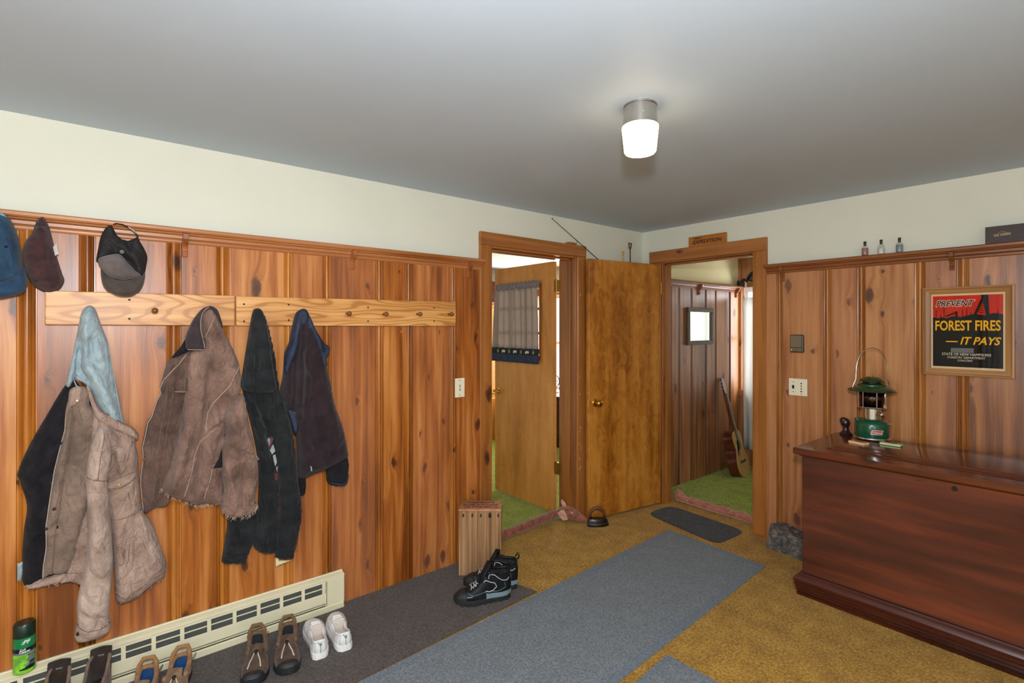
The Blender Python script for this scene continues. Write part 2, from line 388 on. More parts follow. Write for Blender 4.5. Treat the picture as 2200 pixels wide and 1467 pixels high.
def window(n, axis, at, a0, a1, z0, z1, d):
    m = MB(); f = .05
    def bx(p, q, r, s_, t0=0, t1=.05):
        if axis == 'Y': m.box(p, q, at + d * t0 - .02, at + d * t1, r, s_)
        else: m.box(at + d * t0 - .02, at + d * t1, p, q, r, s_)
    bx(a0, a1, z0, z0 + f); bx(a0, a1, z1 - f, z1); bx(a0, a0 + f, z0 + f, z1 - f); bx(a1 - f, a1, z0 + f, z1 - f)
    mid = (z0 + z1) / 2; bx(a0 + f, a1 - f, mid - .02, mid + .02)
    w = struct(m.build('window_%d' % n, 'white'))
    for z_a, z_b in ((z0 + f, mid - .02), (mid + .02, z1 - f)):
        if axis == 'Y': box('pane', 'glass', w, a0 + f, a1 - f, at + d * .012, at + d * .016, z_a, z_b)
        else: box('pane', 'glass', w, at + d * .012, at + d * .016, a0 + f, a1 - f, z_a, z_b)
    return w
window(1, 'Y', Y0 - .1, 1.55, 2.75, .9, 2.0, 1)
window(2, 'X', X1 + .1, -1.35, -.05, .9, 2.0, 1)  # unseen window, added to let in ambient light
def drape(name, mat, a0, a1, z0, z1, fn, amp=.025, waves=7, label=None, cat='curtain', parent=None, nx=70, nz=12, th=.003, taper=.0):
    m = MB(); vs = []; 
    for i in range(nz + 1):
        t = i / nz; z = z1 + (z0 - z1) * t
        for j in range(nx + 1):
            s_ = j / nx; c = (a0 + a1) / 2; k = 1 - taper * (1 - t)
            a = c + (a0 + (a1 - a0) * s_ - c) * k
            d = amp * (.55 + .45 * t) * math.sin(s_ * waves * 2 * PI + .9 * math.sin(t * 2 + s_ * 5)) + .3 * amp * math.sin(s_ * 17 + t)
            vs.append(fn(a, z, d))
    fs = [(i * (nx + 1) + j, i * (nx + 1) + j + 1, (i + 1) * (nx + 1) + j + 1, (i + 1) * (nx + 1) + j) for i in range(nz) for j in range(nx)]
    m.add(vs, fs); o = m.build(name, mat, parent, smooth=True)
    so = o.modifiers.new('solid', 'SOLIDIFY'); so.thickness = th
    if label: tag(o, label, cat)
    return o
t = NT('white curtain cloth'); t.set(Base_Color=lin((238, 238, 234)), Roughness=.9)
tr = t.n('ShaderNodeBsdfTranslucent'); tr.inputs[0].default_value = lin((238, 238, 234)); mx = t.n('ShaderNodeMixShader'); mx.inputs[0].default_value = .4
t.l(t.b.outputs[0], mx.inputs[1]); t.l(tr.outputs[0], mx.inputs[2]); t.l(mx.outputs[0], t.out.inputs[0]); M['curtain'] = t.m
drape('window_curtain', 'curtain', 1.38, 1.75, .35, 2.08, lambda a, z, d: (a, Y0 + .07 + d, z), label='white curtain hanging at the rear window behind the viewer')

# ---- wainscot boards: each board a part of its wall
def boards(parent, axis, at, moulds, a0, a1, z0, z1, mats, sgn=1):
    """boards between the moulded joints; every board carries the moulding on its far edge"""
    edges = [a0] + [x for mo in moulds for x in mo] + [a1]
    B = []
    st = a0
    for (p, q) in moulds: B.append((st, p, q)); st = q
    if a1 - st > .005: B.append((st, a1, None))
    for (s0, s1, s2) in B:
        T = .019
        pts = [(s0, 0), (s0, T), (s1, T)]; mi = [0, 0]
        if s2:
            w = s2 - s1
            for (fr, d) in ((.03, .009), (.10, .008), (.14, .016), (.2, .019), (.25, .016), (.29, .011), (.34, .015), (.42, .0205), (.5, .022), (.58, .0205), (.66, .015), (.71, .011), (.75, .016), (.8, .019), (.86, .016), (.9, .008), (.97, .008)):
                pts.append((s1 + w * fr, d))
            pts.append((s2, .012)); pts.append((s2, 0))
        else: pts.append((s1, 0))
        m = MB(); n = len(pts)
        if axis == 'Y': fn = lambda a, d, z: (at + d * sgn, a, z)
        else: fn = lambda a, d, z: (a, at - d * sgn, z)
        vs = [fn(a, d, z0) for a, d in pts] + [fn(a, d, z1) for a, d in pts]
        for i in range(n - 1):
            m.add([vs[i], vs[i + 1], vs[n + i + 1], vs[n + i]], [(0, 1, 2, 3)], 0 if i < 2 else 1)
        m.add(vs[:n], [tuple(range(n))]); m.add(vs[n:], [tuple(range(n))])
        o = m.build('board', mats, parent, smooth='angle', angle=50)
RZ = 1.885
molA = [(-2.1, -2.05), (-1.8, -1.75), (-1.45, -1.4), (-1.16, -1.11), (-.78, -.73), (-.45, -.4), (-.23, -.169), (-.046, .009), (.251, .309), (.445, .501), (.746, .793), (.941, .99), (1.237, 1.289), (1.421, 1.477), (1.729, 1.784)]
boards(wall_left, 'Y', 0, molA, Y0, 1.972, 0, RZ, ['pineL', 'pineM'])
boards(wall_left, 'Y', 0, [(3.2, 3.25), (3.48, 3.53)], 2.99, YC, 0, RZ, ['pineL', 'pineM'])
molB = [(1.152, 1.192), (1.449, 1.496), (1.64, 1.688), (1.931, 1.986), (2.12, 2.177), (2.56, 2.61), (2.85, 2.9), (3.2, 3.25), (3.5, 3.55), (3.9, 3.95)]
boards(wall_right, 'X', YC, molB, 1.084, X1, 0, RZ, ['pineR', 'pineRM'])

# ---- plate rails with brackets
railprof = [(0, RZ - .008), (.02, RZ - .008), (.024, RZ - .002), (.024, RZ + .006), (.03, RZ + .012), (.036, RZ + .014), (.038, RZ + .026), (.05, RZ + .03), (.052, RZ + .036), (.072, RZ + .036), (.076, RZ + .042), (.076, RZ + .052), (.072, RZ + .057), (0, RZ + .057)]
def bracket(parent, axis, c):
    w = .011; p = [(.018, RZ - .066), (.034, RZ - .066), (.038, RZ - .05), (.034, RZ - .034), (.04, RZ - .02), (.056, RZ - .004), (.066, RZ + .01), (.07, RZ + .034), (.018, RZ + .034)]
    m = MB()
    fn = (lambda u, v, w_: (u, w_, v)) if axis == 'Y' else (lambda u, v, w_: (w_, YC - u, v))
    m.prism(p, fn, c - w, c + w); m.build('bracket', 'railAz' if axis == 'Y' else 'railB', parent, bevel=.0015)
r = struct(strip('trim_1', 'railA', None, railprof, 'Y', Y0, 1.972))
for c in (-1.26, -.48, .32, 1.099, 1.874): bracket(r, 'Y', c)
r = struct(strip('trim_2', 'railA', None, railprof, 'Y', 2.99, YC))
r = struct(strip('trim_3', 'railB', None, railprof, 'X', 1.084, X1))
for c in (1.196, 2.104, 2.98): bracket(r, 'X', c)

# ---- door casings and jambs
def casing(n, axis, o0, o1, i0, i1, ztop, zin, depth, wall, mv, mh):
    root = bpy.data.objects.new('trim_%d' % n, None); COL.objects.link(root); root['kind'] = 'structure'
    T = .024
    def bx(nm, mt, a, b, z0, z1, d0, d1, bev=.003):
        m = MB()
        if axis == 'Y': m.box(d0, d1, a, b, z0, z1)
        else: m.box(a, b, YC - d1, YC - d0, z0, z1)
        return m.build(nm, mt, root, bevel=bev)
    bx('casing_upright', mv, o0, i0, 0, zin, 0, T); bx('casing_upright', mv, i1, o1, 0, zin, 0, T)
    bx('casing_head', mh, o0, o1, zin + .0005, ztop, 0, T + .002)
    for (a, b) in ((i0 - .012, i0 + .02 - .012), (i1 + .012 - .02, i1 + .012)): bx('jamb', mv, a, b, 0, zin - .012, -wall, .004, .001)
    bx('jamb_head', mh, i0 - .012, i1 + .012, zin - .012, zin + .008, -wall, .004, .001)
    for (a, b) in ((i0 + .008, i0 + .02), (i1 - .02, i1 - .008)): bx('door_stop', mv, a, b, 0, zin - .014, -wall * .62, -wall * .25, .001)
    bx('door_stop', mh, i0 + .008, i1 - .008, zin - .026, zin - .014, -wall * .62, -wall * .25, .001)
    return root
k4 = casing(4, 'Y', 1.97, 2.991, 2.066, 2.896, 2.134, 2.048, .0, .175, 'casV', 'casA')
casing(5, 'X', .09, 1.084, .205, .984, 2.146, 2.052, .0, .12, 'casV', 'casB')

M['chip'] = plain('bare chipped wood', (222, 186, 140), .8)
rr = random.Random(3)
for k in range(14):
    y, z, h = 2.903 + rr.uniform(0, .03), (.55 + rr.uniform(-.16, .22)) if k < 11 else (1.12, .98, 1.75)[k - 11], rr.uniform(.006, .030); w = rr.uniform(.0015, .004)
    MB().prism([(-w, 0), (0, -h * .5), (w, -h * .1), (w * .6, h * .5), (-w * .4, h * .4)], lambda u, v, d: (.0242 + d, y + u, z + v), 0, .0006).build('chip', 'chip', k4)
# ---- the kitchen behind the left door
KX, KY = -3.1, 5.0
box('kitchen_floor', 'green', None, KX, -.175, 1.2, KY, -.05, 0)['kind'] = 'structure'
box('doorway_floor', 'green', None, -.175, -.10, DA0, DA1, -.05, 0.001)['kind'] = 'structure'
box('doorway_floor', 'ochre', None, -.10, 0, DA0, DA1, -.05, 0.0)['kind'] = 'structure'
box('kitchen_ceiling', 'plaster', None, KX, -.175, 1.2, KY, ZC, ZC + .05)['kind'] = 'structure'
struct(box('wall_kitchen_near', 'plaster', None, KX, -.175, 1.1, 1.2, 0, ZC))
struct(box('wall_kitchen_far', 'plaster', None, KX - .1, KX, 1.1, KY + .1, 0, ZC))
m = MB(); h0, h1 = -2.75, -1.95
for p, q, r_, s_ in ((KX, h0, 0, ZC), (h1, -.175, 0, ZC), (h0, h1, 0, .62), (h0, h1, 1.95, ZC)): m.box(p, q, KY, KY + .1, r_, s_)
struct(m.build('wall_kitchen_window', 'plaster'))
w3 = window(3, 'Y', KY + .05, h0, h1, .62, 1.95, 1)
m = MB(); m.box(h0 - .09, h1 + .09, KY - .02, KY, 1.95, 2.05); m.box(h0 - .09, h0, KY - .02, KY, .6, 1.95); m.box(h1, h1 + .09, KY - .02, KY, .6, 1.95)
struct(m.build('trim_6', 'cab'))
struct(box('wall_kitchen_side', 'plaster', None, -.175, -.1, 3.86, KY, 0, ZC))
# ---- the hall behind the right door
HYY = 5.45; HX = 1.7
box('hall_floor', 'green', None, -.1, HX, 4.06, HYY, -.05, .012)['kind'] = 'structure'
box('hall_threshold_floor', 'ochre', None, 0, HX, YC, 4.06, -.05, 0)['kind'] = 'structure'
box('hall_ceiling', 'hallplaster', None, -.1, HX, YC + .12, HYY, ZC, ZC + .05)['kind'] = 'structure'
wall_hall = struct(box('wall_hall_left', 'hallplaster', None, -.1, -.001, YC + .12, HYY + .1, 0, ZC))
boards(wall_hall, 'Y', 0, [(3.98, 4.02), (4.13, 4.165), (4.26, 4.30), (4.475, 4.515), (4.735, 4.775), (4.93, 4.965), (5.215, 5.255)], YC + .12, HYY, .012, RZ, ['pineH', 'pineHM'])
rh = struct(strip('trim_7', 'railA', None, railprof, 'Y', YC + .12, HYY - .02))
for c in (4.62, 5.36): bracket(rh, 'Y', c)
m = MB(); h0, h1 = .045, 1.1
for p, q, r_, s_ in ((-.1, h0, 0, ZC), (h1, HX, 0, ZC), (h0, h1, 0, .82), (h0, h1, 1.93, ZC)): m.box(p, q, HYY, HYY + .1, r_, s_)
struct(m.build('wall_hall_far', 'pineH'))
window(4, 'Y', HYY + .06, h0, h1, .82, 1.93, 1)
m = MB(); m.box(.0, h0, HYY - .02, HYY, .74, 2.0); m.box(h1, h1 + .08, HYY - .02, HYY, .74, 2.0); m.box(0, h1 + .09, HYY - .035, HYY, .76, .82); m.box(0, h1 + .08, HYY - .02, HYY, 1.93, 2.01)
struct(m.build('trim_8', 'pineH'))
struct(box('wall_hall_right', 'hallplaster', None, HX, HX + .1, YC + .12, HYY, 0, ZC))
# ------------------------------------------------------------------ doors
def frame_mtx(O, U, Vv, N):
    m = Matrix.Identity(4)
    for i, a in enumerate((U, Vv, N)):
        for k in range(3): m[k][i] = a[k]
    for k in range(3): m[k][3] = O[k]
    return m
# kitchen door leaf: hinged on the far side, swung into the kitchen
FY0, FY1 = 2.862, 2.898
dr = bpy.data.objects.new('door_1', None); COL.objects.link(dr); dr['kind'] = 'structure'
wx0, wx1, wz0, wz1 = -.935, -.375, 1.245, 1.86
m = MB()
for a, b, c, d in ((-.985, wx0, .012, 2.03), (wx1, -.215, .012, 2.03), (wx0, wx1, .012, wz0), (wx0, wx1, wz1, 2.03)): m.box(a, b, FY0, FY1, c, d)
leaf = m.build('leaf', 'birch', dr)
m = MB(); f = .022
m.box(wx0 - f, wx1 + f, FY0 - .012, FY0 + .004, wz0 - f, wz0); m.box(wx0 - f, wx1 + f, FY0 - .012, FY0 + .004, wz1, wz1 + f); m.box(wx0 - f, wx0, FY0 - .012, FY0 + .004, wz0, wz1); m.box(wx1, wx1 + f, FY0 - .012, FY0 + .004, wz0, wz1)
m.build('window_frame', 'casV', leaf, bevel=.002)
m = MB()
for i in (1, 2): x = wx0 + (wx1 - wx0) * i / 3; m.box(x - .011, x + .011, FY0 + .012, FY1 - .006, wz0, wz1)
for i in (1, 2): z = wz0 + (wz1 - wz0) * i / 3; m.box(wx0, wx1, FY0 + .012, FY1 - .006, z - .011, z + .011)
m.build('muntins', 'casV', leaf)
for i in range(3):
    for j in range(3):
        a = wx0 + (wx1 - wx0) * i / 3; b = wx0 + (wx1 - wx0) * (i + 1) / 3; c = wz0 + (wz1 - wz0) * j / 3; d = wz0 + (wz1 - wz0) * (j + 1) / 3
        box('pane', 'glass', leaf, a + .011, b - .011, FY0 + .02, FY0 + .023, c + .011, d - .011)
def knobset(parent, C, n, lever=None, up=V((0, 0, 1))):
    """rose and knob on a door face: centre C, outward normal n"""
    n = V(n).normalized(); u = up; s_ = n.cross(u); mt = frame_mtx(C, s_, u, n)
    MB().lathe([(.001, 0), (.032, 0), (.033, .004), (.028, .008), (.014, .01), (.011, .03)], n=24).build('rose', 'brass', parent, smooth='angle', mtx=mt)
    m = MB()
    if lever is None: m.lathe([(.010, .024), (.013, .03), (.022, .036), (.0275, .046), (.0275, .054), (.022, .062), (.012, .066), (.001, .067)], n=24)
    else: m.tube([V((0, 0, .03)), V((0, 0, .05)), V((lever * .02, 0, .058)), V((lever * .06, .003, .058)), V((lever * .11, -.004, .056))], [.010, .011, .011, .009, .006], 10)
    return m.build('door_knob' if lever is None else 'lever_handle', 'brass', parent, smooth=True, mtx=mt)
knobset(dr, V((-.937, FY0, .925)), (0, -1, 0), lever=-1)
def hinge(parent, x, y, z, nx=0):
    m = MB(); m.tube([(x, y, z - .05), (x, y, z + .05)], .0065, 10); m.ball((x, y, z + .053), .006, n=8)
    m.box(x - .03, x, y + .0, y + .003, z - .048, z + .048); m.box(x, x + .03, y + .0, y + .003, z - .048, z + .048)
    return m.build('hinge', 'oldbrass', parent, smooth='angle')
for z in (1.83, .37): hinge(dr, -.192, 2.874, z)
# curtain on the door window
t = NT('grey taupe door curtain'); v = t.coords(); c = t.ramp(t.noise(v, 300, 2), [(.3, (168, 154, 146)), (.7, (204, 190, 180))])
t.l(c, t.b.inputs['Base Color']); t.set(Roughness=.95, Specular_IOR_Level=.1)
tr = t.n('ShaderNodeBsdfTranslucent'); t.l(c, tr.inputs[0]); mx = t.n('ShaderNodeMixShader'); mx.inputs[0].default_value = .55
t.l(t.b.outputs[0], mx.inputs[1]); t.l(tr.outputs[0], mx.inputs[2]); t.l(mx.outputs[0], t.out.inputs[0]); M['dcurtain'] = t.m
t = NT('navy plaid band'); o_ = t.coords(); sp = t.n('ShaderNodeSeparateXYZ'); t.l(o_, sp.inputs[0])
a = t.math('SINE', t.math('MULTIPLY', sp.outputs[0], 420)); b = t.math('SINE', t.math('MULTIPLY', sp.outputs[2], 420))
t.l(t.ramp(t.math('MULTIPLY_ADD', t.math('ADD', a, b), .25, .5), [(.35, (28, 32, 48)), (.75, (58, 70, 96))]), t.b.inputs['Base Color']); t.set(Roughness=.95); M['plaid'] = t.m
M['navyband'] = plain('dark navy band', (34, 38, 46), .95)
M['bear'] = plain('cream woven bears', (206, 190, 160), .9)
M['bear2'] = plain('olive woven trees', (122, 120, 78), .9)
M['ruffle'] = plain('grey ruffled heading', (118, 106, 108), .95, var=.15, vscale=60)
ct = thing('door_curtain', 'grey curtain with navy bear border on the kitchen door window', 'curtain', (-.66, FY0 - .03, 1.2))
fnc = lambda a, z, d: (a, FY0 - .026 - d, z)
cx0, cx1 = -.945, -.360
drape('curtain_panel', 'dcurtain', cx0 - .035, cx1 + .002, 1.318, 1.84, fnc, .011, 8, parent=ct, taper=.10, th=.0015)
drape('navy_band', 'navyband', cx0 - .05, cx1 + .002, 1.268, 1.319, fnc, .012, 8, parent=ct, nz=3, taper=.015)
drape('plaid_hem', 'plaid', cx0 - .055, cx1 + .002, 1.195, 1.268, fnc, .012, 8, parent=ct, nz=3, taper=.01)
m = MB(); n = 90
vs = []
for i, z in enumerate((1.885, 1.875, 1.862, 1.85, 1.838, 1.828)):
    for j in range(n + 1):
        s_ = j / n; d = (.012 if i in (0, 2, 3) else .006) + .006 * math.sin(s_ * 130 + i * .4) + (.004 * math.sin(s_ * 61) if i < 2 else 0)
        vs.append((cx0 + .028 + (cx1 - cx0 - .026) * s_, FY0 - .018 - d, z + (.006 * math.sin(s_ * 130) if i == 0 else 0)))
m.add(vs, [(i * (n + 1) + j, i * (n + 1) + j + 1, (i + 1) * (n + 1) + j + 1, (i + 1) * (n + 1) + j) for i in range(5) for j in range(n)])
o = m.build('ruffled_heading', 'ruffle', ct, smooth=True); o.modifiers.new('s', 'SOLIDIFY').thickness = .003
bearp = [(-.024, 0), (-.026, .012), (-.018, .022), (-.004, .025), (.008, .022), (.016, .025), (.024, .018), (.028, .012), (.02, .008), (.016, 0), (.01, 0), (.008, .007), (-.008, .007), (-.01, 0)]
for k in range(7):
    x = cx0 + .02 + (cx1 - cx0 - .03) * (k + .5) / 7
    p = bearp if k % 2 else [(-.014, 0), (-.012, .014), (-.017, .016), (-.006, .026), (0, .037), (.006, .026), (.016, .016), (.012, .014), (.014, 0)]
    MB().prism(p, lambda u, v, w: (x + u * .95, FY0 - .042 - w, 1.276 + v), 0, .0012).build('woven_bear' if k % 2 else 'woven_tree', 'bear' if k % 2 else 'bear2', ct)
MB().tube([(cx0 + .02, FY0 - .02, 1.852), (cx1, FY0 - .02, 1.852)], .005, 8).build('rod', 'steel', ct)

# hall door leaf: hinged at the right-hand wall, swung into the room
LB0, LB1 = V((.2, 3.722, 0)), V((.086, 2.952, 0))
du = (LB1 - LB0).normalized(); dn = V((-du.y, du.x, 0)); dn = dn if dn.x > 0 else -dn
lw = (LB1 - LB0).length; mt = frame_mtx(LB0, du, V((0, 0, 1)), dn)
dr2 = bpy.data.objects.new('door_2', None); COL.objects.link(dr2); dr2['kind'] = 'structure'
lf2 = MB().box(0, lw, .015, 2.03, -.035, 0).build('leaf', 'birchB', dr2, bevel=.002, mtx=mt)
kc = LB0 + du * (lw - .066) + V((0, 0, .915))
knobset(lf2, kc, dn)
knobset(lf2, kc - dn * .035, -dn)
box('latch_plate', 'brass', lf2, LB1.x - .012, LB1.x + .003, LB1.y - .002, LB1.y + .001, .89, .945)
for z in (1.83, .25):
    p = LB0 + dn * .006; m = MB(); m.tube([(p.x, p.y, z - .05), (p.x, p.y, z + .05)], .0065, 10); m.build('hinge', 'oldbrass', lf2, smooth='angle')

# ------------------------------------------------------------------ switches, thermostat
def switch_plate(name, label, O, U, N, w, h, items, group=None):
    t = thing(name, label, 'switch', O)
    mt = frame_mtx(O, U, V((0, 0, 1)), N)
    MB().prism([(-w / 2, -h / 2), (w / 2, -h / 2), (w / 2, h / 2), (-w / 2, h / 2)], lambda a, b, c: (a, b, c), 0, .006).build('plate', 'ivory', t, bevel=.003, seg=2, mtx=mt)
    for (kind, u, v) in items:
        if kind == 'toggle': MB().add(*MB_box(u - .006, u + .006, v - .012, v + .012, .006, .008)).add(*MB_box(u - .004, u + .004, v - .002, v + .009, .006, .018)).build('toggle', 'black' if len(items) > 4 else 'ivory', t, mtx=mt)
        elif kind == 'slot': MB().box(u - .002, u + .002, v - .006, v + .006, .006, .0066).build('slot', 'screw', t, mtx=mt)
        elif kind == 'dot': MB().lathe([(.001, .0085), (.004, .008), (.0055, .0055)], (u, v, 0), 10).build('button', 'screw' if v > .02 or v < -.02 else 'oldbrass', t, mtx=mt)
        else: MB().lathe([(.001, .0075), (.003, .0072), (.004, .0055)], (u, v, 0), 10).build('screw', 'oldbrass', t, mtx=mt)
    return t
def MB_box(*a):
    m = MB().box(*a); return m.v, m.f
switch_plate('light_switch', 'single ivory switch plate on pine board beside the kitchen doorway', V((.0195, 1.808, 1.115)), V((0, 1, 0)), V((1, 0, 0)), .072, .122,
             [('dot', 0, .014), ('dot', 0, -.014), ('slot', 0, .0), ('screw', 0, .046), ('screw', 0, -.046)])
switch_plate('double_switch', 'double ivory switch plate with one black toggle below the door chime', V((1.294, YC - .0195, 1.092)), V((1, 0, 0)), V((0, -1, 0)), .118, .116,
             [('toggle', -.029, 0), ('dot', .022, .026), ('dot', .022, .008), ('dot', .022, -.010), ('dot', .022, -.028), ('screw', -.029, .034), ('screw', -.029, -.034), ('screw', .022, -.044)])
th = thing('door_chime', 'small grey and black box with lit slot above the double switch', 'thermostat', (1.293, YC - .02, 1.39))
M['tface'] = plain('taupe thermostat face', (122, 108, 84), .45, metal=.3)
M['tdark'] = plain('thermostat dark case', (44, 38, 32), .4)
MB().box(1.251, 1.335, YC - .045, YC - .0195, 1.329, 1.449).build('case', 'tdark', th, bevel=.006, seg=2)
MB().box(1.256, 1.326, YC - .052, YC - .044, 1.362, 1.445).build('face_plate', 'tface', th, bevel=.003)
MB().box(1.256, 1.326, YC - .051, YC - .044, 1.335, 1.36).build('lower_plate', 'tface', th, bevel=.002)
MB().box(1.268, 1.306, YC - .0525, YC - .05, 1.345, 1.350).build('slot', 'brass', th)
MB().ball((1.264, YC - .051, 1.347), .004, n=8).build('indicator', 'ivory', th)

# ------------------------------------------------------------------ peg boards
def pegboard(label, y0, y1, z0, z1, z0b, z1b, pegs, screws):
    t = thing('peg_board', label, 'coat rack', (.03, (y0 + y1) / 2, z0))
    m = MB(); X0, X1_ = .0225, .042
    m.add([(X0, y0, z0), (X0, y1, z0b), (X0, y1, z1b), (X0, y0, z1), (X1_, y0, z0), (X1_, y1, z0b), (X1_, y1, z1b), (X1_, y0, z1)], [(0, 1, 2, 3), (4, 5, 6, 7), (0, 1, 5, 4), (1, 2, 6, 5), (2, 3, 7, 6), (3, 0, 4, 7)])
    m.build('board', 'oak', t, bevel=.004, seg=2)
    for (y, z) in pegs:
        MB().lathe([(.0065, .04), (.0065, .062), (.008, .068), (.0115, .076), (.0125, .085), (.010, .092), (.004, .096), (.0005, .0965)], (0, y, z), 14, 'X').build('peg', 'knob', t, smooth=True)
    for (y, z) in screws: MB().lathe([(.0005, .0425), (.0045, .0428), (.005, .0415)], (0, y, z), 10, 'X').build('screw', 'screw', t)
    return t
pegboard('pale wooden peg board holding the tan and brown work jackets', -.147, .520, 1.509, 1.645, 1.507, 1.650, [(PA(192, 672, .07).y, 1.532), (.205, 1.572), (PA(452, 672, .07).y, 1.535)], [(.119, 1.617), (.119, 1.536)])
pegboard('honey coloured peg board holding the black hoodie and fleece jacket', .526, 1.767, 1.507, 1.648, 1.507, 1.661, [(PA(559, 680, .07).y, 1.528), (PA(655, 682, .07).y, 1.526), (1.062, 1.574), (1.275, 1.575), (1.49, 1.578), (1.71, 1.582)],
         [(.56, 1.611), (.56, 1.529), (.764, 1.614), (.764, 1.536), (1.185, 1.611), (1.185, 1.534), (1.608, 1.618), (1.608, 1.537)])

# ------------------------------------------------------------------ ceiling lamp
lp = thing('ceiling_lamp', 'lit frosted glass lamp with steel collar on the ceiling', 'lamp', (1.575, 1.588, ZC))
LC = (1.575, 1.588, 0)
MB().lathe([(.062, ZC), (.062, ZC - .006), (.0595, ZC - .008), (.0645, ZC - .078), (.060, ZC - .0785), (.055, ZC - .06)], LC, 40).build('collar', 'steel', lp, smooth='angle')
MB().lathe([(.0035, 0), (.004, .003), (.001, .0045)], (LC[0] + .045, LC[1] - .042, ZC - .045), 8).build('screw', 'steel', lp)
t = NT('glowing frosted glass'); t.set(Base_Color=lin((255, 244, 225)), Roughness=.5); t.b.inputs['Emission Color'].default_value = lin((255, 226, 178)); t.b.inputs['Emission Strength'].default_value = 7.0; M['glow'] = t.m
MB().lathe([(.058, ZC - .079), (.0665, ZC - .0795), (.0675, ZC - .085), (.0585, ZC - .173), (.054, ZC - .179), (.001, ZC - .181)], LC, 40).build('glass_shade', 'glow', lp, smooth='angle')

# ------------------------------------------------------------------ baseboard heater
ht = thing('baseboard_heater', 'cream metal baseboard heater under the hanging coats', 'heater', (.04, .2, 0))
hy0, hy1 = -.95, 1.043
MB().prism([(.0225, .0), (.030, .0), (.030, .19), (.0225, .19)], lambda u, v, w: (u, w, v), hy0, hy1).build('back_plate', 'cream', ht)
MB().prism([(.0225, .186), (.058, .180), (.062, .177), (.062, .170), (.059, .170), (.059, .175), (.0225, .180)], lambda u, v, w: (u, w, v), hy0, hy1).build('top_cover', 'cream', ht, smooth='angle')
MB().box(.056, .060, hy0, .95, .05, .104).build('front_panel', 'cream', ht, bevel=.0015)
MB().prism([(.040, .0), (.066, .0), (.066, .030), (.060, .034), (.058, .034), (.062, .029), (.062, .004), (.040, .004)], lambda u, v, w: (u, w, v), hy0, hy1 - .005).build('bottom_flange', 'cream', ht)
MB().box(.056, .0595, hy0, .95, .1295, .1345).build('louvre_bar', 'cream', ht)
MB().box(.056, .0595, hy0, .95, .158, .168).build('louvre_bar', 'cream', ht)
MB().box(.034, .046, hy0, .95, .09, .172).build('fins', 'fins', ht)
MB().box(.04, .045, hy0, .95, .03, .055).build('lower_gap', 'black', ht)
MB().box(.050, .058, hy0, .95, .040, .044).build('lower_rail', 'cream', ht)
e = .928
k = 0
while e - k * .1045 > hy0 + .1:
    y = e - k * .1045; MB().box(.0555, .0597, y - .002, y + .014, .10, .168).build('louvre_post', 'cream', ht); k += 1
m = MB(); m.box(.03, .0615, .945, hy1, .032, .178); m.box(.03, .061, .945, hy1 - .004, .0, .034)
m.build('end_cap', 'cream', ht, bevel=.002)
box('end_cap_seam', 'oldbrass', ht, .0606, .0618, .947, .950, .036, .165)
box('end_cap_lid', 'cream', ht, .058, .0635, .952, hy1 - .004, .134, .164)

# ------------------------------------------------------------------ rugs
def rug(name, label, cat, pts, z, mat, edge=None, ew=.05, rad=0, zb=0.):
    m = MB()
    if rad:
        P = []; n = len(pts)
        for i in range(n):
            p = V(pts[i]); a = (V(pts[i - 1]) - p).normalized(); b = (V(pts[(i + 1) % n]) - p).normalized()
            for k in range(6):
                s_ = k / 5; q = p + a * rad * (1 - s_) ** 2 + b * rad * s_ ** 2; P.append((q.x, q.y))
        pts = P
    m.prism([(p[0], p[1]) for p in pts], lambda u, v, w: (u, v, w), zb, z)
    o = m.build(name, mat, None, bevel=.002)
    tag(o, label, cat)
    if edge:
        c = sum((V(p) for p in pts), V((0, 0))) / len(pts); q = []
        for i in range(len(pts)):
            a, b, d = V(pts[i - 1]), V(pts[i]), V(pts[(i + 1) % len(pts)])
            q.append(b + ((a - b).normalized() + (d - b).normalized()) * ew)
        m = MB(); n = len(pts)
        for i in range(n):
            j = (i + 1) % n
            m.add([(pts[i][0], pts[i][1], z), (pts[j][0], pts[j][1], z), (q[j][0], q[j][1], z), (q[i][0], q[i][1], z), (pts[i][0], pts[i][1], z + .0012), (pts[j][0], pts[j][1], z + .0012), (q[j][0], q[j][1], z + .0012), (q[i][0], q[i][1], z + .0012)], [(4, 5, 6, 7), (0, 1, 5, 4), (2, 3, 7, 6)])
        m.build('border', edge, o)
    return o
rug('runner_rug', 'long blue grey runner rug on the ochre carpet between doormat and viewer', 'rug', [(.57, 3.285), (1.285, 3.255), (1.45, .3), (.71, .25)], .007, 'bluegrey', 'bluegreyE', .045)
rug('boot_mat', 'brown charcoal floor mat along the heater carrying the row of shoes', 'mat', [(.068, 1.055), (.024, 1.055), (.024, 1.79), (.608, 1.945), (.70, .35), (.70, -.9), (.068, -.9)], .006, 'charcoal')
rug('side_rug', 'small blue grey rug beside the runner near the chest', 'rug', [(1.40, 2.025), (2.1, 2.045), (2.12, .9), (1.49, .9)], .007, 'bluegrey', 'bluegreyE', .03)
rug('doormat', 'dark grey rounded doormat at the hall doorway', 'mat', [(.262, 3.44), (.285, 3.745), (.945, 3.70), (.925, 3.33)], .007, 'darkmat', rad=.09)
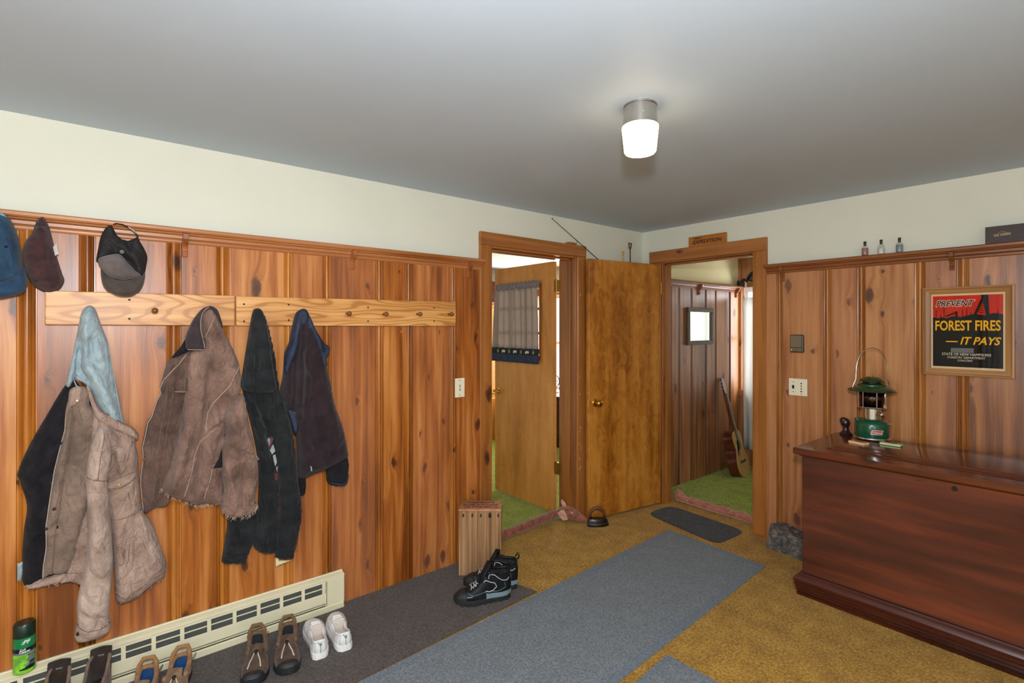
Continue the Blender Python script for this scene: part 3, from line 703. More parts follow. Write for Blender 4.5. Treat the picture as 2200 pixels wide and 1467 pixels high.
# ------------------------------------------------------------------ soft goods: cloth pieces with their own thickness, edges and folds
def spline(P, per=6):
    n = len(P); out = []
    for i in range(n):
        p0, p1, p2, p3 = (V(P[(i + k - 1) % n]) for k in range(4))
        for j in range(per):
            t = j / per
            out.append(.5 * ((2 * p1) + (p2 - p0) * t + (2 * p0 - 5 * p1 + 4 * p2 - p3) * t * t + (3 * p1 - p0 - 3 * p2 + p3) * t ** 3))
    return out
def resample(P, d):
    out = []; n = len(P)
    for i in range(n):
        a, b = P[i], P[(i + 1) % n]; k = max(1, int(round((b - a).length / d)))
        for j in range(k): out.append(a + (b - a) * (j / k))
    return out
class Relief:
    """closed cloth piece: outline in (across, up) metres on the wall, front surface bulging into the room"""
    def __init__(s, name, px, x0, thick, r, mat, parent, folds=(), wrinkle=.007, smooth=True, sp=.008, edge=.25, wfreq=(9, 3.2), sag=0, seed=0, toY=None, fray=0, xf=None, tilt=(0, 0)):
        s.x0, s.thick, s.r, s.edge, s.wr, s.wf, s.seed = x0, thick, r, edge, wrinkle, wfreq, seed
        s.xf = xf; s.tilt = tilt
        xm = x0 + thick * .7; s.xm = xm
        P = [V(PA(a, b, xm).yz) for a, b in px]; s.zc = sum(p[1] for p in P) / len(P); s.yc = sum(p[0] for p in P) / len(P)
        s.folds = [(V(PA(*a, xm).yz), V(PA(*b, xm).yz), amp, w) for a, b, amp, w in folds]
        if smooth: P = spline(P, 5)
        P = resample(P, sp * .9)
        if fray:
            rr = random.Random(seed + 5); P = [p + V((rr.uniform(-1, 1), rr.uniform(-1, 1))) * fray for p in P]
        s.P = np.array([tuple(p) for p in P]); s.Q = np.roll(s.P, -1, 0)
        lo, hi = s.P.min(0), s.P.max(0); rr = random.Random(seed)
        G = []
        y = lo[0]
        k = 0
        while y < hi[0]:
            z = lo[1] + (sp / 2 if k % 2 else 0)
            while z < hi[1]:
                G.append((y + rr.uniform(-.2, .2) * sp, z + rr.uniform(-.2, .2) * sp)); z += sp
            y += sp * .87; k += 1
        G = np.array(G); d = s.dist(G); ins = s.inside(G)
        G = G[ins & (d > sp * .45)]
        n = len(P); allp = [tuple(p) for p in s.P] + [tuple(g) for g in G]
        vs, es, fs, *_ = delaunay_2d_cdt([V(p) for p in allp], [(i, (i + 1) % n) for i in range(n)], [], 1, 1e-7)
        A = np.array([tuple(v) for v in vs]); hh = s.height(A)
        # boundary edges
        cnt = {}
        for f in fs:
            for i in range(len(f)):
                e = tuple(sorted((f[i], f[(i + 1) % len(f)]))); cnt[e] = cnt.get(e, 0) + 1
        N = len(A); V3 = [(hh[i], A[i][0], A[i][1]) for i in range(N)] + [(s.back(A[i]), A[i][0], A[i][1]) for i in range(N)]
        F = [tuple(f) for f in fs] + [tuple(i + N for i in reversed(f)) for f in fs]
        for f in fs:
            for i in range(len(f)):
                a, b = f[i], f[(i + 1) % len(f)]
                if cnt[tuple(sorted((a, b)))] == 1: F.append((b, a, a + N, b + N))
        m = MB(); m.add(V3, F); s.o = m.build(name, mat, parent, smooth=True)
        # drop unused verts quietly handled by remove_doubles; keep
    def base(s, a):
        b = s.x0 + s.tilt[0] * (a[..., 1] - s.zc) + s.tilt[1] * (a[..., 0] - s.yc)
        return b
    def back(s, a): return float(s.base(np.array([a]))[0]) - .003
    def dist(s, G):
        G = np.atleast_2d(G); out = np.full(len(G), 9.)
        for a, b in zip(s.P, s.Q):
            ab = b - a; t = np.clip(((G - a) @ ab) / max(ab @ ab, 1e-12), 0, 1)
            out = np.minimum(out, np.hypot(*(G - a - t[:, None] * ab).T))
        return out
    def inside(s, G):
        c = np.zeros(len(G), bool)
        for a, b in zip(s.P, s.Q):
            m = (a[1] > G[:, 1]) != (b[1] > G[:, 1])
            with np.errstate(divide='ignore', invalid='ignore'):
                x = (b[0] - a[0]) * (G[:, 1] - a[1]) / (b[1] - a[1]) + a[0]
            c ^= m & (G[:, 0] < x)
        return c
    def height(s, A):
        A = np.atleast_2d(A); d = s.dist(A); t = np.clip(d / s.r, 0, 1)
        prof = np.sqrt(np.clip(1 - (1 - t) ** 2, 0, 1))
        h = s.base(A) + s.thick * (s.edge * np.clip(d / .004, 0, 1) + (1 - s.edge) * prof)
        fall = np.clip(d / .02, .15, 1)
        for a, b, amp, w in s.folds:
            a = np.array(tuple(a)); b = np.array(tuple(b)); ab = b - a; L = max(ab @ ab, 1e-9)
            tt = ((A - a) @ ab) / L; tc = np.clip(tt, 0, 1)
            dd = np.hypot(*(A - a - tc[:, None] * ab).T)
            h = h + 1.9 * amp * np.exp(-(dd / w) ** 2) * fall * (.55 + .45 * np.sin(PI * np.clip(tc, .0, 1)))
        if s.wr:
            nz = np.array([noise.noise((p[0] * s.wf[0] + s.seed, p[1] * s.wf[1], s.seed * 1.7)) + .5 * noise.noise((p[0] * 26 + s.seed, p[1] * 16, 3.1)) for p in A])
            rg = np.array([abs(noise.noise((p[0] * 11 + .35 * p[1] * 11 + s.seed, p[1] * 4.5, 7.7 + s.seed))) for p in A]); rg2 = np.array([abs(noise.noise((p[0] * 17 - p[1] * 9 + s.seed, p[1] * 15, 1.7 + s.seed))) for p in A])
            h = h + s.wr * (nz - 1.6 * np.clip(.22 - rg, 0, .22) / .22 + .9 * np.clip(.16 - rg2, 0, .16) / .16) * fall
        return h
    def at(s, px, py, lift=.0):
        p = PA(px, py, s.xm); h = float(s.height(np.array([[p.y, p.z]]))[0]); return V((h + lift, p.y, p.z))
    def seam(s, name, pts, mat, r=.0016, parent=None, closed=False, lift=.0004, n=6):
        Q = []
        for (a, b) in zip(pts, pts[1:] + ([pts[0]] if closed else [])):
            k = max(2, int(math.hypot(a[0] - b[0], a[1] - b[1]) / 6))
            for j in range(k): Q.append((a[0] + (b[0] - a[0]) * j / k, a[1] + (b[1] - a[1]) * j / k))
        if not closed: Q.append(pts[-1])
        m = MB().tube([s.at(*q, lift=lift) for q in Q], r, n, closed=closed)
        return m.build(name, mat, parent if parent is not None else s.o, smooth=True)
    def stud(s, name, px, py, r, mat, parent=None):
        p = s.at(px, py); return MB().lathe([(r, -.002), (r, .002), (r * .8, .0035), (.0005, .004)], p, 12, 'X').build(name, mat, parent if parent is not None else s.o, smooth='angle')
def cv(off, sc, pts): return [(off[0] + x * sc, off[1] + y * sc) for x, y in pts]
def fringe(parent, rel, pts, mat, n, ln=.012, seed=1):
    rr = random.Random(seed); m = MB()
    for i in range(n):
        t = rr.random() * (len(pts) - 1); k = int(t); f = t - k
        px = pts[k][0] + (pts[k + 1][0] - pts[k][0]) * f; py = pts[k][1] + (pts[k + 1][1] - pts[k][1]) * f
        p = PA(px, py, rel.xm); L = ln * rr.uniform(.3, 1.1)
        a = V((rel.x0 + rel.thick * rr.uniform(.2, .6), p.y, p.z + .004)); b = a + V((rr.uniform(-.004, .006), rr.uniform(-.5, .5) * L, -L * .55)); c = b + V((rr.uniform(-.003, .003), rr.uniform(-.6, .6) * L, -L * .5))
        m.tube([a, b, c], [.0012, .0009, .0005], 4)
    return m.build('frayed_threads', mat, parent)

M['tan'] = cloth('tan canvas', (116, 92, 80), (180, 153, 138), 700, 7, contrast=(.28, .72), crease=1)
M['tandark'] = cloth('tan canvas inside', (92, 76, 66), (144, 121, 107), 700, 7, crease=.8)
M['tanlight'] = cloth('tan canvas worn sleeve', (140, 117, 104), (194, 170, 156), 700, 6, crease=.7)
M['tanseam'] = plain('tan thread', (112, 82, 66), .9)
M['paleseam'] = plain('worn pale seam', (178, 156, 138), .9)
M['hood'] = cloth('pale blue grey jersey', (126, 142, 148), (168, 184, 190), 500, 30, contrast=(.25, .75), crease=.5)
M['lining'] = cloth('black fleece lining', (16, 15, 18), (34, 31, 36), 900, 20, sheen=.05)
M['brown'] = cloth('brown duck canvas', (82, 60, 51), (150, 118, 104), 700, 7, contrast=(.28, .72), crease=1)
M['brownin'] = cloth('brown canvas darker panel', (66, 48, 42), (114, 88, 77), 700, 10, crease=1)
M['cord'] = cloth('dark corduroy collar', (44, 36, 38), (70, 58, 60), 900, 20)
M['blackf'] = cloth('black sweatshirt', (17, 18, 19), (40, 42, 44), 900, 14, sheen=.1, crease=.6)
M['plum'] = cloth('plum fleece', (30, 20, 24), (52, 37, 42), 1000, 16, sheen=.15, bump=.7)
M['navy'] = cloth('navy nylon', (30, 36, 52), (54, 62, 82), 900, 12, rough=.6, sheen=0, crease=.5)
M['print1'] = plain('pale print', (166, 178, 180), .7)
M['print2'] = plain('maroon print', (92, 44, 44), .7)
M['card'] = plain('cream card', (226, 208, 160), .8)
M['snap'] = plain('brass snap', (190, 170, 130), .3, metal=.9)
M['darksnap'] = plain('dark snap', (60, 44, 36), .4, metal=.6)
G_COATS = None
# --- tan jacket with grey hood
j = thing('work_jacket', 'worn tan canvas work jacket with pale grey hood and black lining', 'jacket', (.05, .06, .35))
lin_ = Relief('lining', [(142, 826), (168, 824), (190, 900), (180, 1000), (150, 1130), (120, 1230), (88, 1250), (62, 1268), (47, 1256), (46, 1200), (50, 1140), (56, 1090), (40, 1036), (36, 1018), (60, 962), (98, 896)], .026, .045, .06, 'lining', j,
    [((100, 900), (60, 1030), .010, .02), ((75, 1040), (70, 1230), .010, .02), ((95, 1010), (85, 1240), -.006, .015)], seed=2)
hd = Relief('hood', [(184, 658), (196, 656), (206, 665), (215, 690), (225, 716), (234, 742), (241, 785), (253, 840), (264, 890), (271, 920), (255, 920), (235, 910), (215, 890), (197, 850), (181, 826), (166, 818), (159, 812), (151, 833), (141, 828), (152, 780), (160, 740), (168, 700), (174, 672)], .045, .06, .05, 'hood', j,
    [((170, 735), (166, 815), -.05, .013), ((172, 800), (186, 822), -.045, .012), ((158, 770), (150, 820), .012, .01), ((180, 690), (186, 760), .012, .014), ((193, 728), (196, 758), -.018, .008), ((190, 770), (225, 800), -.008, .014), ((200, 790), (250, 900), .012, .02), ((225, 742), (260, 900), -.006, .008)], seed=4, wrinkle=.006)
hd.seam('hood_seam', [(207, 742), (232, 740), (243, 800), (262, 905)], 'hood', .0016)
MB().tube([hd.at(157, 815, .004), hd.at(163, 826, .006), hd.at(172, 840, .012)], .0022, 6).build('drawstring', 'hood', j, smooth=True)
bl = Relief('front_panel', [(170, 832), (186, 834), (196, 850), (193, 872), (206, 884), (208, 950), (203, 1000), (197, 1060), (176, 1140), (160, 1205), (143, 1232), (108, 1238), (90, 1248), (91, 1215), (97, 1180), (96, 1130), (107, 1060), (115, 1010), (128, 960), (138, 925), (140, 880), (152, 846)], .060, .035, .03, 'tandark', j,
    [((150, 900), (110, 1120), .010, .018), ((165, 880), (150, 1000), -.008, .012), ((140, 1000), (118, 1225), -.006, .01)], seed=6)
bl.seam('placket_seam', [(158, 860), (150, 930), (140, 1000), (130, 1080), (118, 1150), (112, 1230)], 'tanseam', .0012)
bl.seam('worn_edge', [(152, 850), (141, 890), (139, 925), (129, 962), (117, 1010), (109, 1060), (99, 1130), (99, 1180), (93, 1216), (92, 1246)], 'paleseam', .0016)
for p in ((111, 1040), (117, 1090), (99, 1136)): bl.stud('snap', *p, .006, 'darksnap')
ce = Relief('back_panel', [(200, 880), (225, 895), (232, 960), (222, 1040), (210, 1130), (200, 1200), (188, 1258), (150, 1254), (128, 1256), (142, 1230), (158, 1180), (176, 1100), (186, 1040), (192, 960)], .066, .030, .03, 'tan', j,
    [((205, 900), (196, 1040), .012, .014), ((190, 1000), (165, 1150), -.012, .014), ((175, 1050), (200, 1150), -.012, .01), ((192, 930), (180, 1060), .006, .01)], seed=8)
ce.seam('hem_seam', [(140, 1233), (165, 1230), (192, 1228)], 'tanseam', .0012)
rp = Relief('front_panel', [(210, 888), (235, 905), (262, 922), (285, 932), (296, 940), (292, 955), (298, 985), (300, 1050), (306, 1098), (330, 1132), (346, 1178), (359, 1212), (356, 1240), (330, 1258), (300, 1284), (262, 1301), (251, 1297), (247, 1265), (243, 1200), (234, 1130), (222, 1020), (208, 950)], .064, .045, .05, 'tan', j,
    [((225, 920), (262, 980), .014, .02), ((262, 940), (232, 1010), -.014, .012), ((250, 950), (262, 1010), .008, .012), ((290, 960), (292, 1040), .006, .02), ((300, 1100), (340, 1220), .010, .02), ((250, 1100), (262, 1290), .008, .02), ((290, 1110), (310, 1270), -.006, .02)], seed=10, fray=.0008)
rp.seam('yoke_seam', [(238, 1116), (262, 1112), (290, 1103), (303, 1095)], 'tanseam', .0013)
rp.seam('hem_seam', [(250, 1278), (270, 1283), (300, 1262), (330, 1240), (354, 1226)], 'tanseam', .0014)
fl = Relief('pocket_flap', [(229, 1033), (260, 1022), (290, 1010), (294, 1026), (280, 1040), (258, 1052), (238, 1058), (230, 1053)], .104, .014, .012, 'tan', j, wrinkle=.001, smooth=False, seed=11)
fl.seam('stitch', [(231, 1036), (260, 1025), (289, 1014)], 'tanseam', .0011); fl.seam('stitch', [(232, 1050), (258, 1047), (278, 1036), (291, 1025)], 'tanseam', .0011)
fl.stud('snap', 256, 1041, .006, 'snap')
pk = Relief('hand_pocket', [(264, 1164), (287, 1162), (290, 1200), (286, 1245), (262, 1257), (254, 1250), (260, 1205)], .098, .012, .01, 'tan', j, wrinkle=.001, smooth=False, seed=12)
pk.seam('pocket_opening', [(268, 1166), (266, 1205), (262, 1250)], 'tandark', .003); pk.seam('stitch', [(278, 1166), (276, 1210), (273, 1250)], 'tanseam', .0012)
cl = Relief('collar', [(186, 832), (196, 840), (206, 868), (222, 886), (242, 894), (262, 908), (284, 918), (298, 934), (296, 946), (284, 941), (258, 930), (232, 918), (210, 904), (200, 884)], .092, .024, .012, 'tan', j, wrinkle=.003, seed=13)
cl.seam('collar_edge', [(196, 842), (206, 868), (222, 887), (242, 895), (262, 909), (284, 919), (297, 934)], 'tanseam', .002)
cl2 = Relief('collar_tab', [(150, 838), (168, 830), (178, 836), (176, 856), (162, 872), (152, 878), (142, 905), (140, 888), (146, 860)], .088, .020, .012, 'tan', j, wrinkle=.002, seed=14)
cl2.stud('snap', 166, 861, .005, 'snap')
sl = Relief('sleeve', [(210, 925), (228, 922), (242, 950), (240, 1000), (233, 1032), (238, 1090), (241, 1150), (244, 1210), (239, 1280), (236, 1330), (240, 1353), (225, 1368), (190, 1383), (162, 1383), (161, 1370), (165, 1340), (164, 1310), (171, 1270), (181, 1230), (188, 1160), (187, 1100), (184, 1040), (190, 980)], .090, .062, .04, 'tanlight', j,
    [((200, 1100), (205, 1190), .008, .02), ((190, 1170), (235, 1210), -.007, .012), ((172, 1300), (225, 1320), .006, .012), ((170, 1320), (230, 1335), -.006, .008), ((215, 940), (205, 1020), .008, .018)], seed=16)
sl.seam('elbow_seam', [(187, 1027), (210, 1030), (231, 1034)], 'tanseam', .0016); sl.seam('sleeve_seam', [(226, 930), (216, 980), (210, 1030)], 'tanseam', .0012)
sl.seam('cuff_seam', [(165, 1347), (190, 1352), (215, 1348), (236, 1340)], 'tanseam', .0016)
sl.stud('snap', 168, 1362, .007, 'darksnap')
hm = Relief('frayed_hem', [(88, 1246), (108, 1240), (143, 1232), (128, 1254), (110, 1258), (82, 1266), (70, 1268), (52, 1263)], .055, .02, .01, 'tan', j, wrinkle=.003, seed=17, fray=.002)
fringe(j, hm, [(60, 1263), (90, 1256), (128, 1254)], 'paleseam', 26, .016, 3)
fringe(j, rp, [(252, 1298), (300, 1284), (330, 1260), (356, 1242)], 'tan', 40, .010, 4)
tg = Relief('paper_tag', [(37, 1212), (50, 1206), (50, 1226), (44, 1250), (37, 1248)], .03, .004, .004, 'hood', j, wrinkle=.001, smooth=False, seed=18)
# --- brown jacket with dark collar
A3, K3, A4, K4 = (290, 640), .1772, (290, 860), .18405
j = thing('work_jacket', 'frayed brown canvas work jacket with dark corduroy collar', 'jacket', (.05, .42, .7))
ip = Relief('front_panel', cv(A3, K3, [(700, 620), (640, 660), (540, 700), (450, 735), (385, 830), (335, 1000), (308, 1100), (312, 1170), (262, 1262), (205, 1440)]) + cv(A4, K4, [(150, 260), (85, 560), (100, 700), (68, 880), (65, 1000), (85, 1180), (95, 1310), (130, 1330), (250, 1275), (400, 1230), (480, 900), (620, 500), (720, 0)]), .046, .040, .04, 'brownin', j,
    [((380, 770), (345, 900), .008, .02), ((352, 900), (322, 1080), .008, .018), ((400, 780), (380, 950), -.008, .02)], seed=21)
ip.seam('worn_edge', cv(A3, K3, [(640, 665), (530, 800), (450, 870), (345, 1000), (310, 1100), (315, 1170), (265, 1262), (210, 1440)]) + cv(A4, K4, [(155, 260), (90, 560), (104, 700), (73, 880), (70, 1000), (90, 1180), (100, 1310)]), 'paleseam', .0017)
for k_ in (0, 14): ip.seam('placket_seam', [(358 + k_ * .9, 830), (353 + k_, 880), (343 + k_, 930), (338 + k_ * .9, 1000), (328 + k_ * .8, 1075)], 'tanseam', .0016)
fp = Relief('pocket_flap', cv(A3, K3, [(450, 985), (640, 980), (640, 1160), (460, 1160), (448, 1120)]), .080, .012, .01, 'brownin', j, wrinkle=.001, smooth=False, seed=22)
fp.seam('stitch', cv(A3, K3, [(465, 1000), (470, 1135), (630, 1138)]), 'paleseam', .0012); fp.seam('patch', cv(A3, K3, [(530, 1060), (600, 1060), (600, 1120), (530, 1120)]), 'tanseam', .0014, closed=True)
for (a, b) in (((120, 690)), ((110, 1160))): ip.stud('snap', A4[0] + a * K4, A4[1] + b * K4, .008, 'brownin')
bm_ = Relief('body', cv(A3, K3, [(870, 130), (940, 118), (1000, 200), (1090, 390), (1180, 560), (1262, 745), (1284, 812), (1302, 950), (1310, 1100), (1250, 1330), (1200, 1460)]) + cv(A4, K4, [(1090, 300), (1060, 560), (1060, 1000), (1050, 1238), (850, 1225), (700, 1240), (560, 1185), (420, 1135), (300, 1035), (320, 1000), (380, 850), (455, 560), (542, 270)]) + cv(A3, K3, [(600, 1250), (650, 900), (665, 700), (730, 640), (850, 600), (820, 450), (805, 280), (830, 180)]), .058, .060, .055, 'brown', j,
    [((452, 690), (428, 900), .014, .02), ((445, 860), (425, 1050), -.016, .016), ((410, 900), (370, 1050), .014, .022), ((480, 700), (505, 800), .008, .02), ((450, 930), (475, 910), -.018, .010), ((435, 945), (462, 990), .012, .009), ((462, 880), (470, 930), .012, .012), ((445, 800), (440, 900), -.008, .014), ((490, 900), (455, 1000), -.010, .012)], seed=23)
bm_.seam('shoulder_seam', cv(A3, K3, [(1275, 815), (1200, 930), (1140, 1060), (1030, 1180), (930, 1280), (885, 1400)]) + cv(A4, K4, [(850, 200), (830, 320), (850, 385)]), 'paleseam', .0016)
bm_.seam('back_seam', cv(A4, K4, [(1015, 270), (870, 390), (750, 490), (690, 640), (640, 900), (560, 1140)]), 'paleseam', .0012)
bm_.seam('side_seam', cv(A4, K4, [(895, 800), (870, 920), (800, 1150)]), 'paleseam', .0013)
bm_.seam('yoke_seam', cv(A3, K3, [(985, 195), (890, 370), (840, 500)]), 'paleseam', .0014)
bm_.seam('hem_seam', cv(A4, K4, [(320, 1045), (450, 1110), (600, 1150), (760, 1180), (1040, 1180)]), 'tanseam', .0018)
fringe(j, bm_, cv(A4, K4, [(300, 1035), (420, 1140), (560, 1190), (700, 1245), (850, 1230), (1040, 1240)]), 'paleseam', 70, .016, 6)
ar = Relief('hole', cv(A4, K4, [(1015, 560), (1022, 780), (915, 795), (980, 680)]), .118, .003, .003, 'lining', j, wrinkle=0, smooth=False, seed=24)
sl = Relief('sleeve', cv(A4, K4, [(1052, 140), (1150, 40), (1285, -60), (1345, 250), (1402, 480), (1425, 640), (1452, 720), (1447, 1000), (1420, 1180), (1445, 1235), (1385, 1330), (1250, 1368), (1100, 1360), (1025, 1290), (1045, 1100), (1032, 900), (1028, 600), (1075, 400), (1062, 250)]), .092, .062, .04, 'brown', j,
    [((495, 890), (512, 960), .010, .02), ((500, 965), (555, 985), -.010, .010), ((485, 1000), (505, 1080), .010, .016), ((525, 1000), (520, 1090), -.006, .012), ((540, 900), (552, 960), .008, .02)], seed=26, fray=.0008)
sl.seam('sleeve_seam', cv(A4, K4, [(1140, 480), (1165, 560), (1215, 640), (1225, 900), (1240, 1230)]), 'tanseam', .0018)
cf = Relief('frayed_cuff', cv(A4, K4, [(1030, 1250), (1150, 1235), (1300, 1245), (1420, 1220), (1440, 1240), (1380, 1320), (1250, 1372), (1090, 1362), (1020, 1310)]), .140, .022, .012, 'brown', j, wrinkle=.008, seed=27, fray=.003, wfreq=(60, 40))
fringe(j, cf, cv(A4, K4, [(1020, 1290), (1100, 1365), (1250, 1372), (1380, 1325), (1440, 1230)]), 'paleseam', 60, .018, 8)
fringe(j, sl, cv(A4, K4, [(1420, 640), (1455, 700)]), 'paleseam', 14, .012, 9)
co_ = Relief('collar', cv(A3, K3, [(880, 108), (820, 132), (735, 230), (672, 340), (622, 470), (622, 540), (640, 628), (740, 632), (850, 630), (836, 520), (806, 380), (802, 280), (822, 190), (880, 140)]), .094, .030, .02, 'cord', j, wrinkle=.002, seed=28)
co_.seam('collar_piping', cv(A3, K3, [(900, 112), (850, 140), (818, 190), (803, 280), (806, 380), (836, 520), (850, 628), (740, 630), (645, 626)]), 'paleseam', .0016)
co2 = Relief('collar_back', cv(A3, K3, [(870, 112), (900, 98), (945, 98), (1010, 145), (1050, 250), (1078, 362), (1055, 340), (1000, 215), (940, 145), (890, 135)]), .086, .024, .012, 'cord', j, wrinkle=.002, seed=29)
cb = Relief('collar_inside', cv(A3, K3, [(622, 500), (640, 628), (660, 640), (560, 690), (455, 730), (480, 680), (560, 590)]), .070, .018, .012, 'lining', j, wrinkle=.002, seed=30)
# --- black hoodie
A5, K5 = (470, 640), .3951
j = thing('hoodie', 'black hooded sweatshirt with torn pale print hanging beside the fleece', 'sweatshirt', (.05, .75, .55))
Relief('lower_sleeve', cv(A5, K5, [(60, 1195), (130, 1170), (215, 1170), (212, 1300), (190, 1350), (166, 1400), (146, 1450), (85, 1453), (25, 1450), (30, 1390), (50, 1260)]), .046, .04, .035, 'blackf', j, [((500, 1120), (495, 1180), .008, .016)], seed=41).seam('cuff_seam', cv(A5, K5, [(32, 1388), (90, 1392), (162, 1390)]), 'lining', .002)
hb = Relief('body', cv(A5, K5, [(222, 150), (260, 150), (300, 330), (322, 520), (332, 700), (335, 1000), (330, 1300), (318, 1385), (262, 1400), (215, 1382), (196, 1340), (214, 1200), (224, 1100), (222, 900), (190, 720), (150, 560), (133, 470), (140, 400), (165, 290)]), .050, .045, .04, 'blackf', j,
    [((535, 860), (580, 1010), .014, .016), ((550, 850), (590, 960), -.014, .012), ((575, 850), (590, 940), .010, .010), ((560, 1020), (570, 1180), .008, .02), ((530, 830), (560, 980), -.006, .012)], seed=42)
hb.seam('hem_seam', cv(A5, K5, [(205, 1320), (260, 1335), (318, 1325)]), 'lining', .002)
hs = Relief('sleeve', cv(A5, K5, [(300, 500), (345, 505), (380, 620), (412, 740), (427, 850), (442, 1000), (457, 1100), (461, 1180), (442, 1290), (418, 1400), (408, 1425), (322, 1425), (318, 1390), (330, 1200), (325, 1000), (315, 800), (300, 640)]), .070, .05, .04, 'blackf', j, [((610, 880), (625, 1050), .008, .02), ((630, 1050), (620, 1180), .006, .02)], seed=43)
hs.seam('cuff_seam', cv(A5, K5, [(322, 1372), (370, 1375), (422, 1368)]), 'lining', .002)
hh_ = Relief('hood', cv(A5, K5, [(208, 57), (235, 56), (252, 80), (272, 130), (292, 200), (312, 300), (330, 420), (340, 520), (300, 520), (225, 522), (150, 510), (133, 470), (141, 400), (162, 265), (186, 120), (198, 70)]), .066, .06, .045, 'blackf', j,
    [((555, 690), (550, 840), -.016, .012), ((565, 700), (585, 830), .012, .014), ((548, 725), (556, 728), .014, .010), ((535, 740), (528, 830), .008, .014), ((575, 690), (600, 840), -.006, .010)], seed=44)
hh_.seam('hood_seam', cv(A5, K5, [(140, 508), (225, 520), (300, 518), (338, 512)]), 'lining', .0022)
def flatmark(rel, name, mat, px, parent, lift=.0012):
    m = MB(); P = [rel.at(*p, lift=lift) for p in px]; Q = [p + V((.0008, 0, 0)) for p in P]; n = len(P)
    m.add(P + Q, [tuple(range(n)), tuple(range(n, 2 * n))] + [(i, (i + 1) % n, n + (i + 1) % n, n + i) for i in range(n)]); return m.build(name, mat, parent)
for mt_, pp in (('print1', [(258, 768), (272, 758), (284, 772), (268, 806), (264, 790)]), ('print1', [(270, 822), (298, 795), (304, 830), (282, 845)]), ('print1', [(284, 855), (306, 848), (314, 890), (304, 912)]), ('print1', [(306, 918), (317, 910), (314, 945)]), ('print2', [(284, 752), (296, 762), (294, 790), (278, 815), (270, 812)]), ('print2', [(296, 950), (318, 945), (318, 985), (300, 988)]), ('print2', [(280, 848), (290, 848), (302, 910), (298, 912)])):
    flatmark(hb, 'chest_print', mt_, cv(A5, K5, pp), j, .004)
for z_ in (1050, 1085, 1135, 1180): flatmark(hb, 'chest_print', 'print2', cv(A5, K5, [(314, z_), (322, z_), (323, z_ + 26), (315, z_ + 26)]), j, .006)
Relief('paper_tag', cv(A5, K5, [(308, 1366), (330, 1370), (330, 1428), (396, 1428), (312, 1463)]), .058, .004, .003, 'card', j, wrinkle=.0005, smooth=False, seed=45)
# --- plum fleece
j = thing('fleece_jacket', 'plum fleece jacket with navy nylon yoke on the peg board', 'jacket', (.05, .9, .9))
Relief('lower_sleeve', cv(A5, K5, [(596, 915), (640, 880), (692, 862), (714, 890), (710, 960), (698, 1018), (655, 1030), (606, 1016), (595, 965)]), .040, .045, .03, 'lining', j, seed=51).seam('cuff_edge', cv(A5, K5, [(610, 1005), (655, 1015), (694, 1005), (703, 960)]), 'navy', .005)
Relief('under_sleeve', cv(A5, K5, [(440, 960), (476, 980), (476, 1060), (456, 1080), (444, 1068)]), .045, .02, .02, 'lining', j, seed=52)
fb = Relief('body', cv(A5, K5, [(455, 66), (482, 68), (500, 108), (528, 172), (558, 222), (578, 262), (592, 340), (597, 372), (615, 450), (640, 580), (682, 700), (712, 850), (700, 872), (590, 935), (500, 970), (456, 990), (447, 960), (440, 800), (430, 742), (410, 740), (386, 660), (360, 560), (346, 512), (360, 440), (367, 370), (372, 300), (396, 240), (412, 160), (432, 86)]), .052, .065, .05, 'plum', j,
    [((645, 700), (640, 900), .016, .02), ((635, 730), (630, 880), -.014, .014), ((690, 760), (720, 950), .010, .025), ((670, 740), (680, 960), -.005, .02), ((620, 780), (618, 870), .010, .018), ((650, 960), (650, 1020), .006, .02)], seed=53)
fb.seam('hem', cv(A5, K5, [(458, 984), (500, 962), (590, 926), (700, 864)]), 'plum', .004)
y1_ = Relief('yoke', cv(A5, K5, [(432, 84), (455, 60), (482, 64), (494, 100), (480, 140), (462, 180), (450, 230), (438, 290), (405, 350), (376, 412), (360, 372), (370, 300), (395, 240), (411, 160)]), .106, .02, .02, 'navy', j, [((640, 690), (625, 770), .008, .014)], wrinkle=.003, seed=54)
y2_ = Relief('yoke', cv(A5, K5, [(480, 64), (506, 110), (532, 170), (562, 220), (582, 248), (608, 268), (606, 302), (592, 330), (596, 362), (576, 376), (546, 312), (520, 232), (492, 172), (466, 188), (482, 140)]), .104, .02, .02, 'navy', j, [((670, 700), (700, 780), .008, .012)], wrinkle=.003, seed=55)
pt = Relief('pocket_patch', cv(A5, K5, [(380, 612), (412, 614), (436, 622), (438, 690), (428, 738), (412, 736), (396, 672)]), .104, .015, .012, 'navy', j, wrinkle=.003, seed=56)
flatmark(fb, 'chest_logo', 'print1', cv(A5, K5, [(489, 908), (496, 912), (502, 936), (496, 938), (492, 922)]), j, .003)
y2_.seam('yoke_seam', cv(A5, K5, [(466, 186), (492, 174), (520, 234), (546, 314), (576, 374)]), 'lining', .0016)

# ------------------------------------------------------------------ caps on the rail
M['capblue'] = cloth('blue wool cap', (22, 44, 66), (52, 80, 104), 800, 14)
M['capblued'] = cloth('blue cap visor', (24, 46, 70), (48, 76, 104), 900, 20)
M['beanie'] = cloth('maroon brown knit', (44, 26, 28), (78, 50, 50), 700, 20, bump=.9)
M['capgrey'] = cloth('grey twill cap front', (84, 74, 72), (118, 108, 106), 900, 12)
M['capvisor'] = cloth('dark taupe visor', (64, 54, 50), (88, 78, 72), 900, 14)
M['mesh'] = plain('black cap mesh', (24, 22, 22), .8, var=.5, vscale=260)
M['label'] = plain('white woven label', (214, 214, 208), .8)
M['mustard'] = plain('mustard emblem', (170, 112, 30), .7)
M['sky'] = plain('pale blue patch', (140, 186, 206), .7)
j = thing('baseball_cap', 'navy blue cap with curved visor hanging beside the knit beanie', 'cap', (.06, -.33, 1.68))
